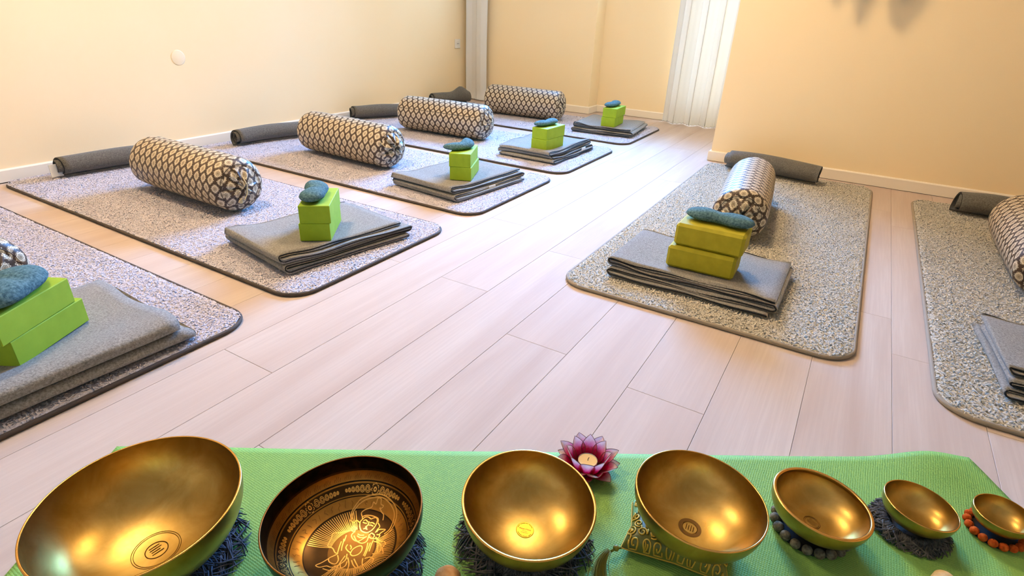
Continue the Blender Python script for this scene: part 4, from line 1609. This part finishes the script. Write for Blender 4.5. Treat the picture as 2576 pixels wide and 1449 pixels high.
def petal(L, Wd, cup, curl):
    n, k = 12, 8
    G_, uv, rim = [], [], []
    for i in range(n + 1):
        s = i / n
        w = Wd * (math.sin(math.pi * min(1, s * 0.62 + 0.16)) ** 1.0) * (1 - s ** 3.2) ** 0.75
        row = []
        for j in range(k + 1):
            t = -1 + 2 * j / k
            row.append((s * L, t * w, cup * (t * t) * w * 0.6 + curl * s * s * L))
            uv.append((t, s))
        G_.append(row)
    m_ = MB().grid(G_)
    m_.uv = uv
    rim = [G_[i][0] for i in range(n + 1)] + [G_[i][k] for i in range(n, -1, -1)]
    return m_.mesh('petal', M_PETAL, True), MB().tube(rim, 0.00055, 5, False).mesh('petal_wire', M_WIRE, True)


for (cnt, rad, tilt, L, Wd, cup, curl, z, off) in ((8, 0.026, 62, 0.050, 0.0175, 0.9, 0.10, 0.006, 0.15), (8, 0.028, 38, 0.050, 0.0185, 0.9, 0.10, 0.005, 0.54), (7, 0.022, 13, 0.046, 0.0180, 0.7, 0.12, 0.003, 0.3)):
    pm, wm = petal(L, Wd, cup, curl)
    for k in range(cnt):
        a = 2 * math.pi * k / cnt + off
        o = link('petal', pm, root)
        o.rotation_euler = (0, -math.radians(tilt), a)
        o.location = (rad * math.cos(a), rad * math.sin(a), z)
        link('petal_wire', wm, o)
MB().lathe([(0.0, 0.0), (0.030, 0.0), (0.031, 0.004), (0.024, 0.007), (0.0, 0.007)], 32).build('holder_base', M_WIRE, root, True)
root = thing('tealight', 'cream tealight candle sitting in the pink lotus holder', 'candle', (lx_, ly_, GT + 0.0085))
MB().lathe([(0.0, 0.0), (0.0195, 0.0), (0.0195, 0.016), (0.0190, 0.016), (0.0188, 0.013)], 36).build('cup', M_CUP, root, True)
MB().lathe([(0.0, 0.0142), (0.010, 0.0138), (0.0188, 0.0146)], 36).build('wax', M_WAX, root, True)
MB().tube([(0, 0, 0.0135), (0.0006, 0, 0.019), (0.002, 0.0006, 0.0225)], 0.0007, 6).build('wick', M_HOLE, root)


# ------------------------------------------------------------------ mallets
def mallet(label, loc, head_r, felt, rz):
    root = thing('mallet', label, 'mallet', loc, rz, 'felt mallets')
    prof = [(0.0, 0.0), (head_r * 0.55, 0.002), (head_r * 0.9, 0.010), (head_r, 0.022), (head_r, 0.048), (head_r * 0.85, 0.058), (head_r * 0.4, 0.062)]
    m_ = MB().lathe(prof, 36, False, True)
    m_.v = [(-z, y, x + head_r) for x, y, z in m_.v]
    m_.build('felt_head', felt, root, True)
    MB().tube([(-0.058, 0, head_r), (-0.10, 0, head_r * 0.95), (-0.20, 0, head_r * 0.8)], [0.0085, 0.0075, 0.0095], 16).build('handle', M_WOOD, root, True)
    return root


mallet('tan felt mallet head at the bottom edge between two bowls', (-0.378, 0.487, GT + 0.0005), 0.022, M_FELT_T, math.radians(118))
mallet('pale beige felt mallet head at the bottom edge below the small bowls', (0.320, 0.927, GT + 0.0005), 0.018, M_FELT_W, math.radians(75))


# ------------------------------------------------------------------ unseen hook rail and bags, added to cast soft shadows on the right wall
root = thing('added_hook_rail', 'unseen wooden hook rail added to carry the shadow-casting bags', 'hook rail', (-0.05, 3.785, 1.62))
MB().box(-0.40, 0.40, -0.022, -0.001, -0.035, 0.035).build('rail', M_WOOD, root)
for k, x in enumerate((-0.308, -0.194, -0.027)):
    MB().tube([(x, -0.02, 0.0), (x, -0.16, -0.01), (x, -0.17, 0.02)], 0.006, 8).build('hook', M_CUP, root, True)
for k, (x, z0, w, lab) in enumerate(((-0.358, 1.088, 0.030, 'small unseen bag added on the left hook to cast a shadow'), (-0.244, 1.017, 0.046, 'long unseen bag added on the middle hook to cast a shadow'), (-0.077, 1.006, 0.078, 'wide unseen bag added on the right hook to cast a shadow'))):
    root = thing('shadow_bag', lab, 'bag', (x, 3.63, z0), 0, 'unseen bags added to cast wall shadows')
    hh = 1.50 - z0
    G = []
    for i in range(15):
        s_ = i / 14
        ww = w * (0.35 + 0.65 * min(1, s_ * 4)) * (1 - 0.45 * s_ ** 2) if i else w * 0.3
        G.append([(ww * math.cos(q) + 0.004 * math.sin(5 * q + i), 0.5 * ww * math.sin(q), s_ * hh) for q in [2 * math.pi * j / 24 for j in range(24)]])
    m = MB().grid(G, True)
    m.f.append(tuple(reversed(range(24))))
    m.build('bag_body', M_WOOL_SHADED, root, True)
    MB().tube([(-0.3 * w, 0, hh - 0.01), (-0.01, 0, 1.632 - z0), (0.01, 0, 1.632 - z0), (0.3 * w, 0, hh - 0.01)], 0.004, 6).build('strap', M_WOOL_SHADED, root, True)
